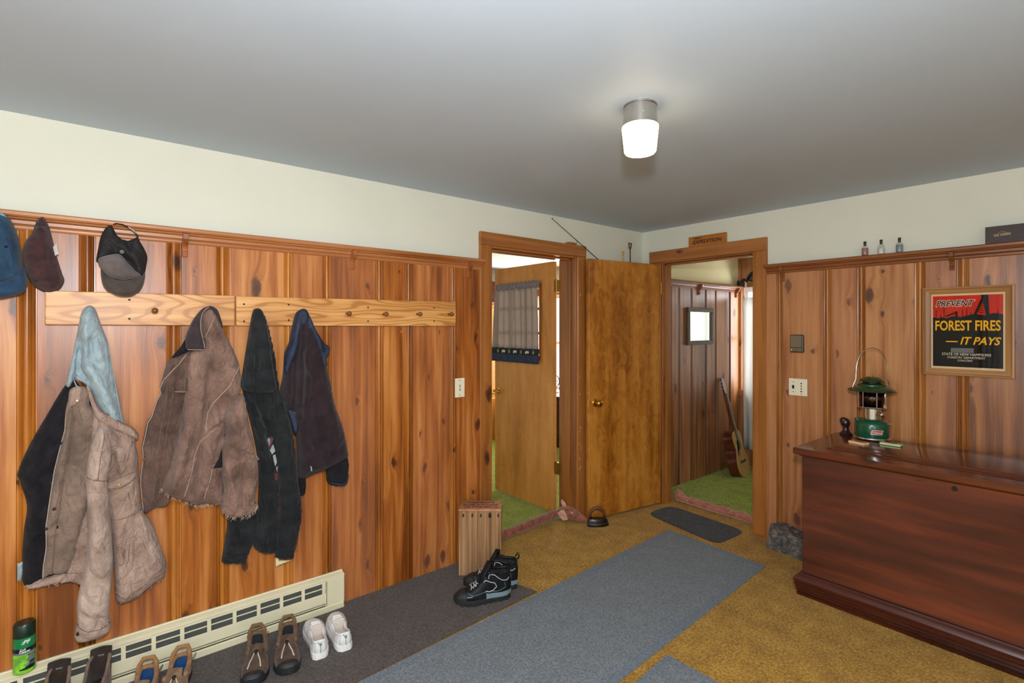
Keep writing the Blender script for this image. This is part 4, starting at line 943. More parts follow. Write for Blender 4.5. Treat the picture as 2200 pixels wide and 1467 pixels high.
cr = Relief('crown', [(-20, 455), (0, 452), (10, 455), (20, 468), (33, 498), (41, 530), (45, 570), (50, 600), (20, 612), (-25, 618), (-70, 610), (-88, 580), (-84, 530), (-70, 490), (-45, 462)], .03, .10, .09, 'capblue', j, [((-10, 470), (25, 580), -.004, .006)], wrinkle=.004, seed=61)
cr.seam('panel_seam', [(-10, 458), (8, 480), (22, 520), (28, 560), (30, 600)], 'capblued', .0018)
cr.seam('edge_seam', [(-60, 604), (-20, 608), (20, 598), (47, 576)], 'capblued', .0018)
for p in ((14, 531),): cr.stud('eyelet', *p, .005, 'lining')
flatmark(cr, 'back_patch', 'sky', [(0, 456), (6, 458), (14, 465), (4, 463), (0, 461)], j, .002)
Relief('visor', [(-80, 600), (-40, 608), (0, 602), (30, 588), (48, 572), (55, 590), (57, 612), (48, 628), (25, 636), (-10, 642), (-60, 640), (-88, 622)], .07, .05, .03, 'capblued', j, wrinkle=.002, seed=62, tilt=(-.25, 0))
j = thing('knit_beanie', 'dark maroon knitted beanie with a small square white label', 'hat', (.05, -.17, 1.63))
cr = Relief('knit', [(88, 461), (96, 463), (103, 480), (110, 506), (117, 535), (124, 560), (132, 585), (137, 600), (131, 615), (118, 625), (98, 627), (80, 620), (66, 608), (54, 590), (46, 560), (46, 530), (56, 508), (66, 496), (72, 478), (80, 464)], .028, .085, .05, 'beanie', j,
    [((70, 490), (100, 495), .012, .008), ((74, 486), (96, 484), -.012, .006), ((68, 604), (96, 602), -.014, .006), ((104, 500), (116, 620), -.010, .007), ((55, 575), (110, 565), .004, .010)], wrinkle=.005, seed=63)
flatmark(cr, 'label', 'label', [(113, 529), (121, 524), (126, 545), (118, 549)], j, .003)
pc = cr.at(120, 537, .004); MB().lathe([(.006, 0), (.006, .001), (.0005, .0015)], pc, 12, 'X').build('label_emblem', 'mustard', j)
j = thing('trucker_cap', 'grey fronted trucker cap with black mesh back', 'cap', (.06, .04, 1.64))
cr = Relief('crown_front', [(211, 556), (225, 548), (257, 544), (275, 562), (290, 578), (305, 590), (295, 598), (275, 600), (250, 598), (230, 590), (216, 572)], .085, .045, .05, 'capgrey', j, [((212, 558), (258, 545), .006, .008)], wrinkle=.002, seed=64)
mb = Relief('mesh_back', [(218, 500), (230, 482), (241, 479), (247, 490), (252, 500), (262, 509), (276, 513), (290, 508), (298, 505), (303, 515), (312, 530), (319, 548), (317, 568), (313, 585), (304, 596), (280, 580), (257, 548), (230, 552), (208, 560), (211, 530)], .03, .085, .06, 'mesh', j, [((262, 545), (292, 575), -.02, .008), ((250, 535), (235, 520), -.012, .008), ((275, 520), (280, 540), -.012, .008)], wrinkle=.008, seed=65, wfreq=(30, 26))
MB().tube([mb.at(241, 481), V(PA(250, 480, .09)), V(PA(262, 482, .10)), V(PA(276, 488, .105)), V(PA(288, 496, .10)), mb.at(297, 507)], .0028, 6).build('back_strap', 'lining', j, smooth=True)
MB().tube([V(PA(276, 487.5, .108)), V(PA(288, 496, .103)), V(PA(296, 504, .095))], .0022, 6).build('strap_shine', 'print1', j, smooth=True)
cr.stud('top_button', 262, 541, .008, 'capgrey', j)
Relief('visor', [(217, 576), (232, 592), (250, 600), (275, 601), (300, 592), (313, 584), (311, 604), (302, 622), (286, 634), (268, 637), (248, 633), (230, 622), (220, 606)], .075, .035, .025, 'capvisor', j, wrinkle=.0, seed=66, tilt=(-.35, 0))
cr.seam('visor_cord', [(256, 599), (270, 600), (287, 596)], 'tanseam', .0018, j)
# ------------------------------------------------------------------ footwear
def lerp_table(T, s):
    for (a, x), (b, y) in zip(T, T[1:]):
        if s <= b:
            t = (s - a) / max(b - a, 1e-9); t = t * t * (3 - 2 * t); return x + (y - x) * t
    return T[-1][1]
HW = [(0, .34), (.02, .5), (.06, .68), (.16, .78), (.36, .74), (.55, .88), (.70, 1.0), (.82, .93), (.92, .7), (.97, .46), (1, .12)]
class Shoe:
    def __init__(s, L, W, sole_t, rim, top, throat, mats, name, label, cat, group, loc, rotz, side=1, rise=.012, sole_mat='black', sole_flare=1.06, collar_r=.007, lean=.76, collar=True, sub=1):
        s.L, s.W, s.t, s.rim, s.top, s.th, s.side, s.rise, s.lean = L, W, sole_t, rim, top, throat, side, rise, lean
        s.root = thing(name, label, cat, loc, group, world=False, rotz=rotz)
        # sole
        N = 40; rings = []
        for z, k in ((0, .97), (.004, 1.0), (sole_t * .6, 1.01), (sole_t + .003, .985)):
            ring = []
            for i in range(N):
                u = i / N
                q = u * 2 if u < .5 else (1 - u) * 2; sg = 1 if u < .5 else -1
                q = .5 - .5 * math.cos(PI * q)
                lift = .016 * max(0, (q - .75) / .25) ** 2
                ring.append((-.004 + q * (L + .008), s.cy(q) + sg * s.hw(q) * sole_flare * k, z + lift))
            rings.append(ring)
        s.sole = MB().loft(rings).build('sole', sole_mat, s.root, smooth='angle')
        # upper
        NS, NK = 34, 24; R = []; mi = []
        SS = sorted(set([0, .012, .03, .045, .06] + [i / NS for i in range(NS + 1)] + [throat - .03, throat - .012, throat, throat + .015]))
        for q in SS: R.append([s.pt(q, k / NK) for k in range(NK + 1)])
        m = MB(); n = NK + 1; vs = [p for r_ in R for p in r_]
        for i in range(len(R) - 1):
            qm = (SS[i] + SS[i + 1]) / 2
            for k in range(NK):
                inner = 7 <= k < NK - 7 and .02 < qm < throat
                m.add([R[i][k], R[i][k + 1], R[i + 1][k + 1], R[i + 1][k]], [(0, 1, 2, 3)], 1 if inner else 0)
        m.add(R[0], [tuple(range(n))]); m.add(R[-1], [tuple(range(n))])
        s.upper = m.build('upper', mats, s.root, smooth='angle', angle=60)
        if collar:
            ks = 7 / NK; path = [s.pt(q, ks) for q in [throat - .005 - (throat - .03) * i / 12 for i in range(13)]] + [V((.004, s.cy(0), s.rimz(0) + .001))] + [s.pt(q, 1 - ks) for q in [.025 + (throat - .03) * i / 12 for i in range(13)]]
            MB().tube(path, collar_r, 8).build('collar', mats[2] if len(mats) > 2 else mats[0], s.root, smooth=True)
    def hw(s, q): return lerp_table(HW, q) * s.W
    def cy(s, q): return s.side * s.W * .16 * math.sin(PI * q) - s.side * .0
    def rimz(s, q): return lerp_table(s.rim, q)
    def topz(s, q): return lerp_table(s.top, q)
    def pt(s, q, v):
        """v 0..1 from the left sole edge over the top to the right sole edge"""
        th = PI * v; w = s.hw(q); c = math.cos(th); sn = math.sin(th); cy = s.cy(q); base = s.t + .016 * max(0, (q - .75) / .25) ** 2
        ta = s.topz(q)
        y = w * math.copysign(abs(c) ** .75, c); z = base + (ta - base) * abs(sn) ** .8
        if q < s.th and q > .015:
            o = 1.0
            rz = s.rimz(q); k = min(v, 1 - v) * 24; sg = 1 if v < .5 else -1
            if k <= 7:
                f = k / 7; yo = sg * w * (1 - (1 - s.lean) * f ** 1.4 + .06 * math.sin(PI * f)); zo = base + (rz - base) * f
            else:
                f = (k - 7) / 5; yo = sg * w * s.lean * (.88 - .0 * f) * (1 - f) ** .5 if f < 1 else 0; zo = rz - (rz - base - s.rise) * min(1, f * 2.4)
            y, z = yo, zo
        elif q <= .015:
            rz = s.rimz(0); k = min(v, 1 - v) * 24; sg = 1 if v < .5 else -1
            f = min(1, k / 7); y = sg * w * (1 - (1 - s.lean) * f ** 1.4) * (1 if k <= 7 else max(0, 1 - (k - 7) / 5)); z = base + (rz - base) * f
        x = q * s.L + (-.008 * math.sin(PI * min(1, (z - base) / max(.02, s.rimz(0) - base))) if q < .03 else 0)
        return V((x, cy + y, z))
    def out(s, q, v, d=.001):
        e = .01; a = s.pt(min(1, q + e), v) - s.pt(max(0, q - e), v); b = s.pt(q, min(1, v + e)) - s.pt(q, max(0, v - e)); n = b.cross(a)
        if n.length < 1e-9: n = V((0, 0, 1))
        n.normalize(); c = V((q * s.L, s.cy(q), s.t)); p = s.pt(q, v)
        if n.dot(p - c) < 0: n = -n
        return p + n * d
    def line(s, name, qv, mat, r=.002, d=.001, per=5, parent=None):
        P = []
        for (a, b), (c, e) in zip(qv, qv[1:]):
            for i in range(per): t = i / per; P.append(s.out(a + (c - a) * t, b + (e - b) * t, d))
        P.append(s.out(*qv[-1], d))
        return MB().tube(P, r, 6).build(name, mat, parent or s.root, smooth=True)
    def patch(s, name, q0, q1, v0, v1, mat, d=.002, nq=8, nv=10, parent=None, fn=None):
        m = MB(); G = [[s.out(q0 + (q1 - q0) * i / nq, v0 + (v1 - v0) * k / nv, d) for k in range(nv + 1)] for i in range(nq + 1)]
        I = [[s.out(q0 + (q1 - q0) * i / nq, v0 + (v1 - v0) * k / nv, -.001) for k in range(nv + 1)] for i in range(nq + 1)]
        for i in range(nq):
            for k in range(nv):
                m.add([G[i][k], G[i][k + 1], G[i + 1][k + 1], G[i + 1][k]], [(0, 1, 2, 3)])
        def rim(A, B):
            for a, b, c, e in zip(A, A[1:], B[1:], B): m.add([a, b, c, e], [(0, 1, 2, 3)])
        rim(G[0], I[0]); rim(G[-1], I[-1]); rim([g[0] for g in G], [g[0] for g in I]); rim([g[-1] for g in G], [g[-1] for g in I])
        return m.build(name, mat, parent or s.root, smooth='angle')
def heading(h, t): return math.atan2(t[1] - h[1], t[0] - h[0])
FLOOR = .006
M['suede'] = cloth('brown suede', (62, 46, 38), (102, 78, 62), 600, 30, bump=.5)
M['suede2'] = cloth('tan suede', (96, 74, 56), (142, 112, 84), 600, 30, bump=.5)
M['padtan'] = cloth('tan padded collar', (128, 88, 54), (170, 124, 82), 700, 30)
M['padbrown'] = cloth('brown padded collar', (92, 66, 42), (128, 96, 66), 700, 30)
M['shoelining'] = plain('grey shoe lining', (40, 42, 46), .9)
M['blueinsole'] = plain('blue insole', (24, 72, 122), .8)
M['rubber'] = plain('black rubber', (32, 33, 35), .6)
M['brownrubber'] = plain('brown rubber', (58, 48, 40), .7)
M['lace'] = plain('pale lace', (190, 184, 174), .8)
M['whiteshoe'] = cloth('white leather', (212, 208, 204), (236, 233, 230), 500, 8, rough=.55, bump=.05, sheen=0)
M['whitelining'] = plain('cream lining', (206, 192, 180), .9)
M['whiterubber'] = plain('white rubber', (238, 234, 230), .5)
M['bootblack'] = cloth('black boot leather', (12, 13, 14), (34, 35, 37), 500, 20, rough=.5, bump=.2, sheen=0)
M['bootgrey'] = plain('blue grey midsole', (118, 138, 142), .6)
M['bootline'] = plain('silver piping', (196, 196, 200), .4)
M['fleecebrown'] = cloth('dark brown fleece', (36, 27, 22), (60, 46, 38), 500, 20, bump=.9)
M['slipper'] = cloth('taupe suede slipper', (92, 72, 60), (132, 106, 90), 500, 20)
# trail shoes, toes towards the room
def trail_shoe(label, group, heel, toe, side, mats, light, insole, W=.053, L=.29):
    s = Shoe(L, W, .022, [(0, .078), (.08, .076), (.25, .058), (.4, .062), (.56, .078)], [(0, .08), (.4, .085), (.56, .082), (.7, .068), (.82, .058), (.93, .05), (.985, .038), (1, .024)], .54, mats, 'trail_shoe', label, 'shoe', group, (heel[0], heel[1], FLOOR), heading(heel, toe), side, sole_mat='rubber', collar_r=.0095, lean=.84)
    # padded heel loop
    s_ = [s.pt(.12, 7 / 24) + V((0, 0, .004)), V((.016, s.cy(.1) + .030, .096)), V((-.006, s.cy(0) + .018, .108)), V((-.006, s.cy(0) - .018, .108)), V((.016, s.cy(.1) - .030, .096)), s.pt(.12, 17 / 24) + V((0, 0, .004))]
    MB().tube(s_, .0085, 8).build('heel_loop', mats[2], s.root, smooth=True)
    s.patch('toe_cap', .875, .995, .0, 1., 'rubber', .002, 8, 14)
    flat = s.out(.90, .5, .003); MB().ball(flat, .004, .011, .0015, n=10).build('toe_logo', 'oldbrass', s.root)
    tq = .52
    MB().loft([[V((q * L, s.cy(q) + a * .026, z + .006 * (1 - abs(a)))) for a in (-1, -.6, 0, .6, 1, .6, 0, -.6)] for q, z in ((.60, .078), (.55, .086), (.50, .094), (.47, .097))]).build('tongue', mats[0], s.root, smooth=True)
    for v in (.37, .63): s.line('lace', [(.59, .5 + (v - .5) * .15), (.82, v)], 'lace', .0028, .0022)
    MB().lathe([(.001, .008), (.006, .007), (.008, .003), (.008, -.004)], s.out(.585, .5, .002), 12).build('lace_toggle', 'screw', s.root, smooth='angle')
    for v, q0 in ((.14, .42), (.86, .42)): s.line('side_seam', [(.2, v), (q0, v * .9 + .05), (.75, v)], mats[2], .0016)
    s.line('side_strap', [(.30, .1), (.22, .26)], mats[2], .003); s.line('side_strap', [(.30, .9), (.22, .74)], mats[2], .003)
    # bungee cord loops at the heel
    c = V((-.004, s.cy(0) + .03, .05)); MB().tube([c + V((-.012 + .018 * math.cos(a), .008 * math.sin(a) + .01, .012 * math.sin(a) - .004)) for a in [2 * PI * i / 14 for i in range(14)]], .0012, 5, closed=True).build('pull_cord', 'black', s.root)
    return s
ms = ['suede', 'shoelining', 'padbrown']; mt_ = ['suede2', 'blueinsole', 'padtan']
trail_shoe('brown trail shoe with white crossed lace beside the tan shoe pair', 'brown trail shoes on the mat', (.165, .588), (.435, .508), 1, ms, 0, 0)
trail_shoe('brown trail shoe with white crossed lace next to the white sneakers', 'brown trail shoes on the mat', (.182, .722), (.452, .650), -1, ms, 0, 0)
trail_shoe('tan trail shoe with blue insole next to the dark fleece lined boots', 'tan trail shoes by the heater', (.135, .178), (.405, .101), 1, mt_, 0, 0)
trail_shoe('tan trail shoe with blue insole and orange loop nearer the brown shoes', 'tan trail shoes by the heater', (.135, .300), (.405, .234), -1, mt_, 0, 0)
# white sneakers, heels towards the room
def sneaker(label, heel, toe, side):
    s = Shoe(.275, .048, .024, [(0, .078), (.1, .07), (.3, .056), (.45, .064), (.6, .08)], [(0, .08), (.45, .084), (.58, .082), (.72, .07), (.85, .062), (.94, .054), (.985, .042), (1, .03)], .50, ['whiteshoe', 'whitelining', 'whiteshoe'], 'sneaker', label, 'shoe', 'white sneakers', (heel[0], heel[1], FLOOR), heading(heel, toe), side, sole_mat='whiterubber', collar_r=.0055)
    MB().tube([s.out(.0, .30, .001), V((-.0065, s.cy(0), .06)), V((-.0068, s.cy(0), .045)), V((-.0062, s.cy(0), .03))], .0016, 6).build('heel_seam', 'bootgrey', s.root)
    box_ = MB().box(-.009, -.005, s.cy(0) - .005, s.cy(0) + .005, .062, .074).build('heel_tab', 'bootgrey', s.root, bevel=.001)
    s.line('side_seam', [(.15, .12), (.4, .2), (.6, .3)], 'whitelining', .0012); s.line('side_seam', [(.15, .88), (.4, .8), (.6, .7)], 'whitelining', .0012)
    for i in range(4): q = .54 + i * .05; s.line('lace', [(q, .36 + .02 * i), (q, .64 - .02 * i)], 'whiterubber', .002, .0015)
    return s
sneaker('white slip on sneaker nearer the brown trail shoes', (.425, .792), (.150, .835), -1)
sneaker('white slip on sneaker nearer the black boots', (.440, .902), (.160, .952), 1)
# dark fleece lined ankle boots
def ankle(label, heel, toe, side):
    s = Shoe(.29, .05, .02, [(0, .185), (.12, .175), (.3, .13), (.45, .12), (.55, .12)], [(0, .19), (.5, .12), (.56, .105), (.7, .075), (.85, .06), (.95, .05), (1, .03)], .53, ['slipper', 'fleecebrown', 'slipper'], 'ankle_boot', label, 'boot', 'fleece lined boots', (heel[0], heel[1], FLOOR), heading(heel, toe), side, sole_mat='brownrubber', collar_r=.006, lean=.9)
    MB().loft([[V((x, s.cy(0) + a * .034, z)) for a, x in ((-1, x0 + .012), (-.5, x0 + .004), (0, x0), (.5, x0 + .004), (1, x0 + .012), (1, x0 + .024), (0, x0 + .012), (-1, x0 + .024))] for x0, z in ((.012, .09), (.006, .14), (.0, .18), (-.006, .20), (-.006, .205))]).build('fleece_back', 'fleecebrown', s.root, smooth=True)
    for k in range(7): MB().box(.0145, .0155, s.cy(0) - .014 + k * .004, s.cy(0) - .0115 + k * .004, .176 if k % 3 else .178, .182).build('label_mark', 'bootgrey', s.root)
    return s
ankle('dark brown fleece lined boot beside the spray can', (.108, -.098), (.37, -.16), 1)
ankle('dark brown fleece lined boot beside the tan trail shoes', (.108, .028), (.37, -.03), -1)
# black hiking boots
def hiking_boot(label, heel, toe, side):
    L = .305
    s = Shoe(L, .05, .026, [(0, .150), (.06, .152), (.2, .150), (.33, .160), (.46, .160)], [(0, .155), (.42, .165), (.46, .160), (.54, .122), (.64, .092), (.76, .074), (.88, .064), (.95, .052), (.99, .04), (1, .03)], .44, ['bootblack', 'shoelining', 'bootblack'], 'hiking_boot', label, 'boot', 'black hiking boots', (heel[0], heel[1], FLOOR), heading(heel, toe), side, sole_mat='rubber', collar_r=.009, lean=.86)
    # grey midsole wedge at the heel
    for q0, q1, v0, v1 in ((.0, .46, .0, .055), (.0, .46, .945, 1.)):
        s.patch('midsole', q0, q1, v0, v1, 'bootgrey', .004, 14, 3)
    MB().lathe([(.030, .020), (.036, .022), (.037, .034), (.033, .046), (.030, .046)], (.031, s.cy(0), 0), 20, a0=PI * .62, a1=PI * 1.38).build('midsole_heel', 'bootgrey', s.root, smooth='angle')
    for i in range(9):
        q = .08 + i * .1
        for sg in (-1, 1): MB().box(q * L - .009, q * L + .009, s.cy(q) + sg * s.hw(q) * 1.04 - .006, s.cy(q) + sg * s.hw(q) * 1.04 + .006, .0, .012).build('tread_lug', 'rubber', s.root)
    MB().loft([[V((q * L, s.cy(.45) + a * .028, z + .008 * (1 - a * a))) for a in (-1, -.5, 0, .5, 1)] + [V((q * L - .020, s.cy(.45) + a * .028, z - .004)) for a in (1, .5, 0, -.5, -1)] for q, z in ((.58, .108), (.52, .138), (.46, .168), (.42, .190), (.395, .202), (.375, .200))]).build('tongue', 'bootblack', s.root, smooth=True)
    MB().tube([V((-.008, s.cy(0), .16)), V((-.014, s.cy(0), .178)), V((-.006, s.cy(0), .196)), V((.006, s.cy(0), .176))], .005, 6).build('pull_loop', 'bootblack', s.root, smooth=True)
    for sg in (0, 1):
        f = (lambda v: v) if sg == 0 else (lambda v: 1 - v)
        s.line('silver_piping', [(.42, f(.23)), (.40, f(.275)), (.30, f(.262)), (.16, f(.205)), (.08, f(.19)), (.03, f(.215))], 'bootline', .0020, .0028)
        s.line('silver_piping', [(.50, f(.25)), (.40, f(.19)), (.30, f(.17)), (.27, f(.13)), (.33, f(.09)), (.48, f(.07))], 'bootline', .0020, .0028)
        s.line('stitching', [(.12, f(.17)), (.10, f(.11)), (.25, f(.075)), (.5, f(.08)), (.7, f(.13)), (.8, f(.3))], 'bootgrey', .0011, .0024)
    for i in range(6):
        q = .50 + i * .045; a, b = .40 - .01 * i, .60 + .01 * i
        s.line('lace', [(q, a), (q + .035, b)], 'bootline' if i in (2, 3, 4) else 'rubber', .0022, .004); s.line('lace', [(q, b), (q + .035, a)], 'bootline' if i in (2, 3, 4) else 'rubber', .0022, .0045)
    s.patch('toe_cap', .82, .995, .0, 1., 'rubber', .003, 8, 14)
    for k in range(8): p = s.out(.80 - k * .012, .12 if side > 0 else .88, .004); MB().ball(p, .0022, n=6).build('side_mark', 'bootline', s.root)
    return s
hiking_boot('black hiking boot with silver piping lying nearer the runner rug', (.540, 1.792), (.415, 1.505), 1)
hiking_boot('black hiking boot with silver piping standing against the wooden crate', (.492, 1.888), (.290, 1.655), -1)
# ------------------------------------------------------------------ spray can on the heater
can = PF(53, 1437, .186); can = V((.056, PA(53, 1420, .05).y, .187))
ct = thing('spray_can', 'green and black spray can standing on the heater top', 'can', can)
M['cang'] = plain('can green', (16, 120, 66), .3); M['cancap'] = plain('dark green cap', (10, 38, 28), .3); M['canlime'] = plain('can lime', (120, 190, 50), .35, var=.25, vscale=40)
M['cangrey'] = plain('can grey', (104, 116, 122), .4); M['canblack'] = plain('can black', (18, 20, 26), .35)
R_ = .033; MB().lathe([(.030, 0), (R_, .003), (R_, .074)], can, 32).build('lower_label', 'canlime', ct, smooth='angle')
MB().lathe([(R_ + .0002, .074), (R_ + .0002, .082)], can, 32).build('grey_band', 'cangrey', ct, smooth='angle'); MB().lathe([(R_ + .0002, .082), (R_ + .0002, .098)], can, 32).build('black_band', 'canblack', ct, smooth='angle')
MB().lathe([(R_ + .0002, .098), (R_ + .0002, .136), (.001, .138)], can, 32).build('upper_label', 'cang', ct, smooth='angle')
MB().lathe([(.0335, .136), (.0335, .139), (.0325, .14), (.0325, .180), (.029, .185), (.001, .186)], can, 32).build('cap', 'cancap', ct, smooth='angle')
A0 = math.atan2(-can.y, CAMX - can.x) - math.radians(2)
def wrapc(u, v, n, z0, da=0, rad=R_): a = A0 + da + u / rad; r_ = rad + .0004 + n; return V((can.x + r_ * math.cos(a), can.y + r_ * math.sin(a), can.z + z0 + v))
text('lettering', ':PF', .020, 'label', ct, (0, 0, 0), (1, 0, 0), (0, 1, 0), wrap=lambda u, v, n: wrapc(u, v, n, .120, .12), shear=.25, bold=.0006, extrude=.0003)
text('lettering', 'Coil', .010, 'label', ct, (0, 0, 0), (1, 0, 0), (0, 1, 0), wrap=lambda u, v, n: wrapc(u, v, n, .0935, -.12), bold=.0003, extrude=.0003)
text('lettering', 'Cleaner', .010, 'label', ct, (0, 0, 0), (1, 0, 0), (0, 1, 0), wrap=lambda u, v, n: wrapc(u, v, n, .0855, .05), bold=.0003, extrude=.0003)
def wrappoly(name, mat, poly, lift=.0006):
    m = MB(); 
    for (u0, v0), (u1, v1), (u2, v2), (u3, v3) in poly:
        n = 6
        for i in range(n):
            a, b = i / n, (i + 1) / n
            q = [wrapc(u0 + (u1 - u0) * a, v0 + (v1 - v0) * a, lift, 0), wrapc(u0 + (u1 - u0) * b, v0 + (v1 - v0) * b, lift, 0), wrapc(u3 + (u2 - u3) * b, v3 + (v2 - v3) * b, lift, 0), wrapc(u3 + (u2 - u3) * a, v3 + (v2 - v3) * a, lift, 0)]
            m.add(q, [(0, 1, 2, 3)])
    return m.build(name, mat, ct)
wrappoly('picture_panel', 'canblack', [((-.014, .016), (.036, .016), (.036, .072), (.012, .072))])
wrappoly('picture_detail', 'cangrey', [((.006, .046), (.034, .046), (.034, .070), (.014, .070)), ((-.002, .036), (.034, .036), (.034, .0385), (-.001, .0385)), ((-.003, .031), (.034, .031), (.034, .0335), (-.002, .0335))], .0009)
for k in range(4): wrappoly('text_line', 'cangrey', [((-.03, .040 + k * .007), (-.012 + .003 * k, .040 + k * .007), (-.012 + .003 * k, .0415 + k * .007), (-.03, .0415 + k * .007))])
# ------------------------------------------------------------------ crate
C4 = [V((.173, 1.700)), V((.336, 1.898)), V((.222, 2.000)), V((.040, 1.815))]
ux = (C4[1] - C4[0]).normalized(); uy = V((-ux.y, ux.x)); cw = (C4[1] - C4[0]).length; cd = .158; chh = .398
mtc = Matrix(((ux.x, uy.x, 0, C4[0].x), (ux.y, uy.y, 0, C4[0].y), (0, 0, 1, .0065), (0, 0, 0, 1)))
cr = thing('wooden_crate', 'old upright wooden pudding crate with stencilled top behind the boots', 'crate', (C4[0].x, C4[0].y, 0))
for a, b in ((0, .112), (.1135, cw)): MB().box(a, b, 0, .012, .0, chh - .014).build('front_slat', 'crate', cr, bevel=.002, mtx=mtc)
MB().box(0, cw, cd - .012, cd, 0, chh - .014).build('back_slat', 'crate', cr, bevel=.002, mtx=mtc)
for a in (.0, cw - .012): MB().box(a, a + .012, .0125, cd - .0125, 0, chh - .014).build('side_slat', 'crate', cr, bevel=.002, mtx=mtc)
MB().box(-.001, cw + .001, .002, cd + .001, chh - .0135, chh).build('top_board', 'crateT', cr, bevel=.002, mtx=mtc)
for k, u in enumerate((.028, .082, .134, .188, .238)): MB().prism([(u + (.009 if k == 3 else .005) * math.cos(a), chh - .036 + (.017 if k == 3 else .012) * math.sin(a)) for a in [2 * PI * i / 12 for i in range(12)]], lambda x, z, w: (x, w, z), -.0004, .001).build('nail_stain', 'screw', cr, mtx=mtc)
ink = plain('faded crate ink', (84, 46, 32), .9); M['ink'] = ink
def onTop(v): return mtc @ V(v)
U3 = V((ux.x, ux.y, 0)); V3_ = V((uy.x, uy.y, 0))
for ln, v, w_ in (('THREE-MINUTE', .118, .17), ('PLUM PUDDING', .078, .215), ('THE THREE MINUTE', .040, .205)):
    text('stencil_lettering', ln, .030, 'ink', cr, onTop((cw * .5, v, chh + .0004)), U3, V3_, width=w_, bold=.0006, extrude=.0003)
# ------------------------------------------------------------------ plush draught stopper
M['plush'] = cloth('rust brown plush', (108, 56, 40), (166, 100, 76), 220, 30, bump=1.0, sheen=.4)
M['plushlt'] = cloth('pale pink plush', (176, 128, 106), (214, 172, 150), 260, 30, bump=.8, sheen=.4)
ps = thing('plush_draught_stopper', 'long rust brown plush animal draught stopper across the kitchen doorway', 'toy', (-.1, 2.5, 0))
path = [V((-.075, 2.085, .033)), V((-.08, 2.15, .034)), V((-.08, 2.3, .034)), V((-.10, 2.5, .035)), V((-.115, 2.66, .034)), V((-.13, 2.78, .036)), V((-.125, 2.84, .037))]
m = MB().tube(path, [.012, .028, .033, .034, .034, .034, .03], 16); m.build('body', 'plush', ps, smooth=True, sub=1)
hp = [V((-.14, 2.825, .045)), V((-.10, 2.845, .055)), V((-.05, 2.862, .058)), V((0, 2.88, .052)), V((.045, 2.895, .038)), V((.085, 2.908, .026)), V((.1, 2.913, .022))]
MB().tube(hp, [.02, .042, .05, .045, .032, .021, .01], 18).build('head', 'plush', ps, smooth=True, sub=1)
def ear(pts, mat, off):
    m = MB(); P = [V(p) for p in pts]; Q = [p + V(off) for p in P]; n = len(P)
    m.add(P + Q, [tuple(range(n))[::-1], tuple(range(n, 2 * n))] + [(i, (i + 1) % n, n + (i + 1) % n, n + i) for i in range(n)]); return m.build('ear', mat, ps, bevel=.002)
ear([(-.055, 2.822, .085), (-.02, 2.815, .06), (.0, 2.812, .028), (-.035, 2.80, .012), (-.075, 2.795, .028), (-.10, 2.80, .05), (-.085, 2.815, .075)], 'plushlt', (.004, -.006, .002))
ear([(-.09, 2.85, .092), (-.115, 2.845, .125), (-.105, 2.85, .15), (-.082, 2.86, .13), (-.065, 2.865, .105)], 'plushlt', (.004, -.006, .001))
e_ = V((.012, 2.842, .073)); MB().ball(e_, .0085, n=12).build('eye', 'label', ps, smooth=True); MB().ball(e_ + V((.005, -.005, .002)), .0045, n=10).build('pupil', 'black', ps, smooth=True)
MB().ball((.1, 2.912, .024), .011, n=10).build('nose', 'plush', ps, smooth=True)
# second draught stopper, lying in the hall doorway
M['pinkplush'] = cloth('dusty pink plush', (148, 84, 66), (196, 128, 104), 240, 30, bump=1.0, sheen=.4)
ds = thing('draught_stopper', 'dusty pink plush draught stopper lying across the hall doorway', 'draught stopper', (.6, 3.9, 0))
m = MB(); rg = []
for i in range(26):
    t = i / 25; x = .232 + .732 * t; w = .030 + .004 * math.sin(t * 40) ; h = .028 + .003 * math.sin(t * 33 + 1) + (.020 * max(0, 1 - t * 9))
    rg.append([V((x, 3.925 + w * 1.25 * math.cos(a), h * .98 + h * math.sin(a))) for a in [2 * PI * k / 14 for k in range(14)]])
m.loft(rg).build('body', 'pinkplush', ds, smooth=True)
MB().tube([(.24, 3.89, .012), (.6, 3.885, .008), (.955, 3.885, .008)], .003, 6).build('seam', 'plushlt', ds)
# ------------------------------------------------------------------ flat iron door stop
M['castiron'] = plain('black cast iron', (20, 20, 22), .28, spec=.6)
M['ironhandle'] = plain('worn brown handle', (92, 54, 34), .4, var=.2)
ic = V((.176, 2.955, .0)); ia = math.atan2(.7735, .634)
it = thing('flat_iron', 'black antique flat iron with arched brown handle at the open door', 'iron', ic)
mi_ = Matrix.Translation(ic) @ Matrix.Rotation(ia, 4, 'Z')
ol = [(-.082, -.028), (-.086, 0), (-.082, .028), (-.06, .036), (-.01, .038), (.04, .03), (.07, .014), (.082, 0), (.07, -.014), (.04, -.03), (-.01, -.038), (-.06, -.036)]
rings = [[(x * k, y * k, z) for x, y in ol] for z, k in ((.001, .98), (.004, 1.0), (.022, .97), (.024, .93), (.027, .93), (.05, .84), (.056, .78))]
MB().loft(rings).build('body', 'castiron', it, smooth='angle', mtx=mi_, bevel=.001)
MB().loft([[(x * k, y * k, z) for x, y in ol] for z, k in ((.0225, .985), (.0245, .985))]).build('chrome_band', 'steel', it, mtx=mi_)
MB().tube([(-.055, 0, .05), (-.058, 0, .075)], .009, 10).build('post', 'castiron', it, mtx=mi_); MB().tube([(.04, 0, .05), (.048, 0, .075)], .009, 10).build('post', 'castiron', it, mtx=mi_)
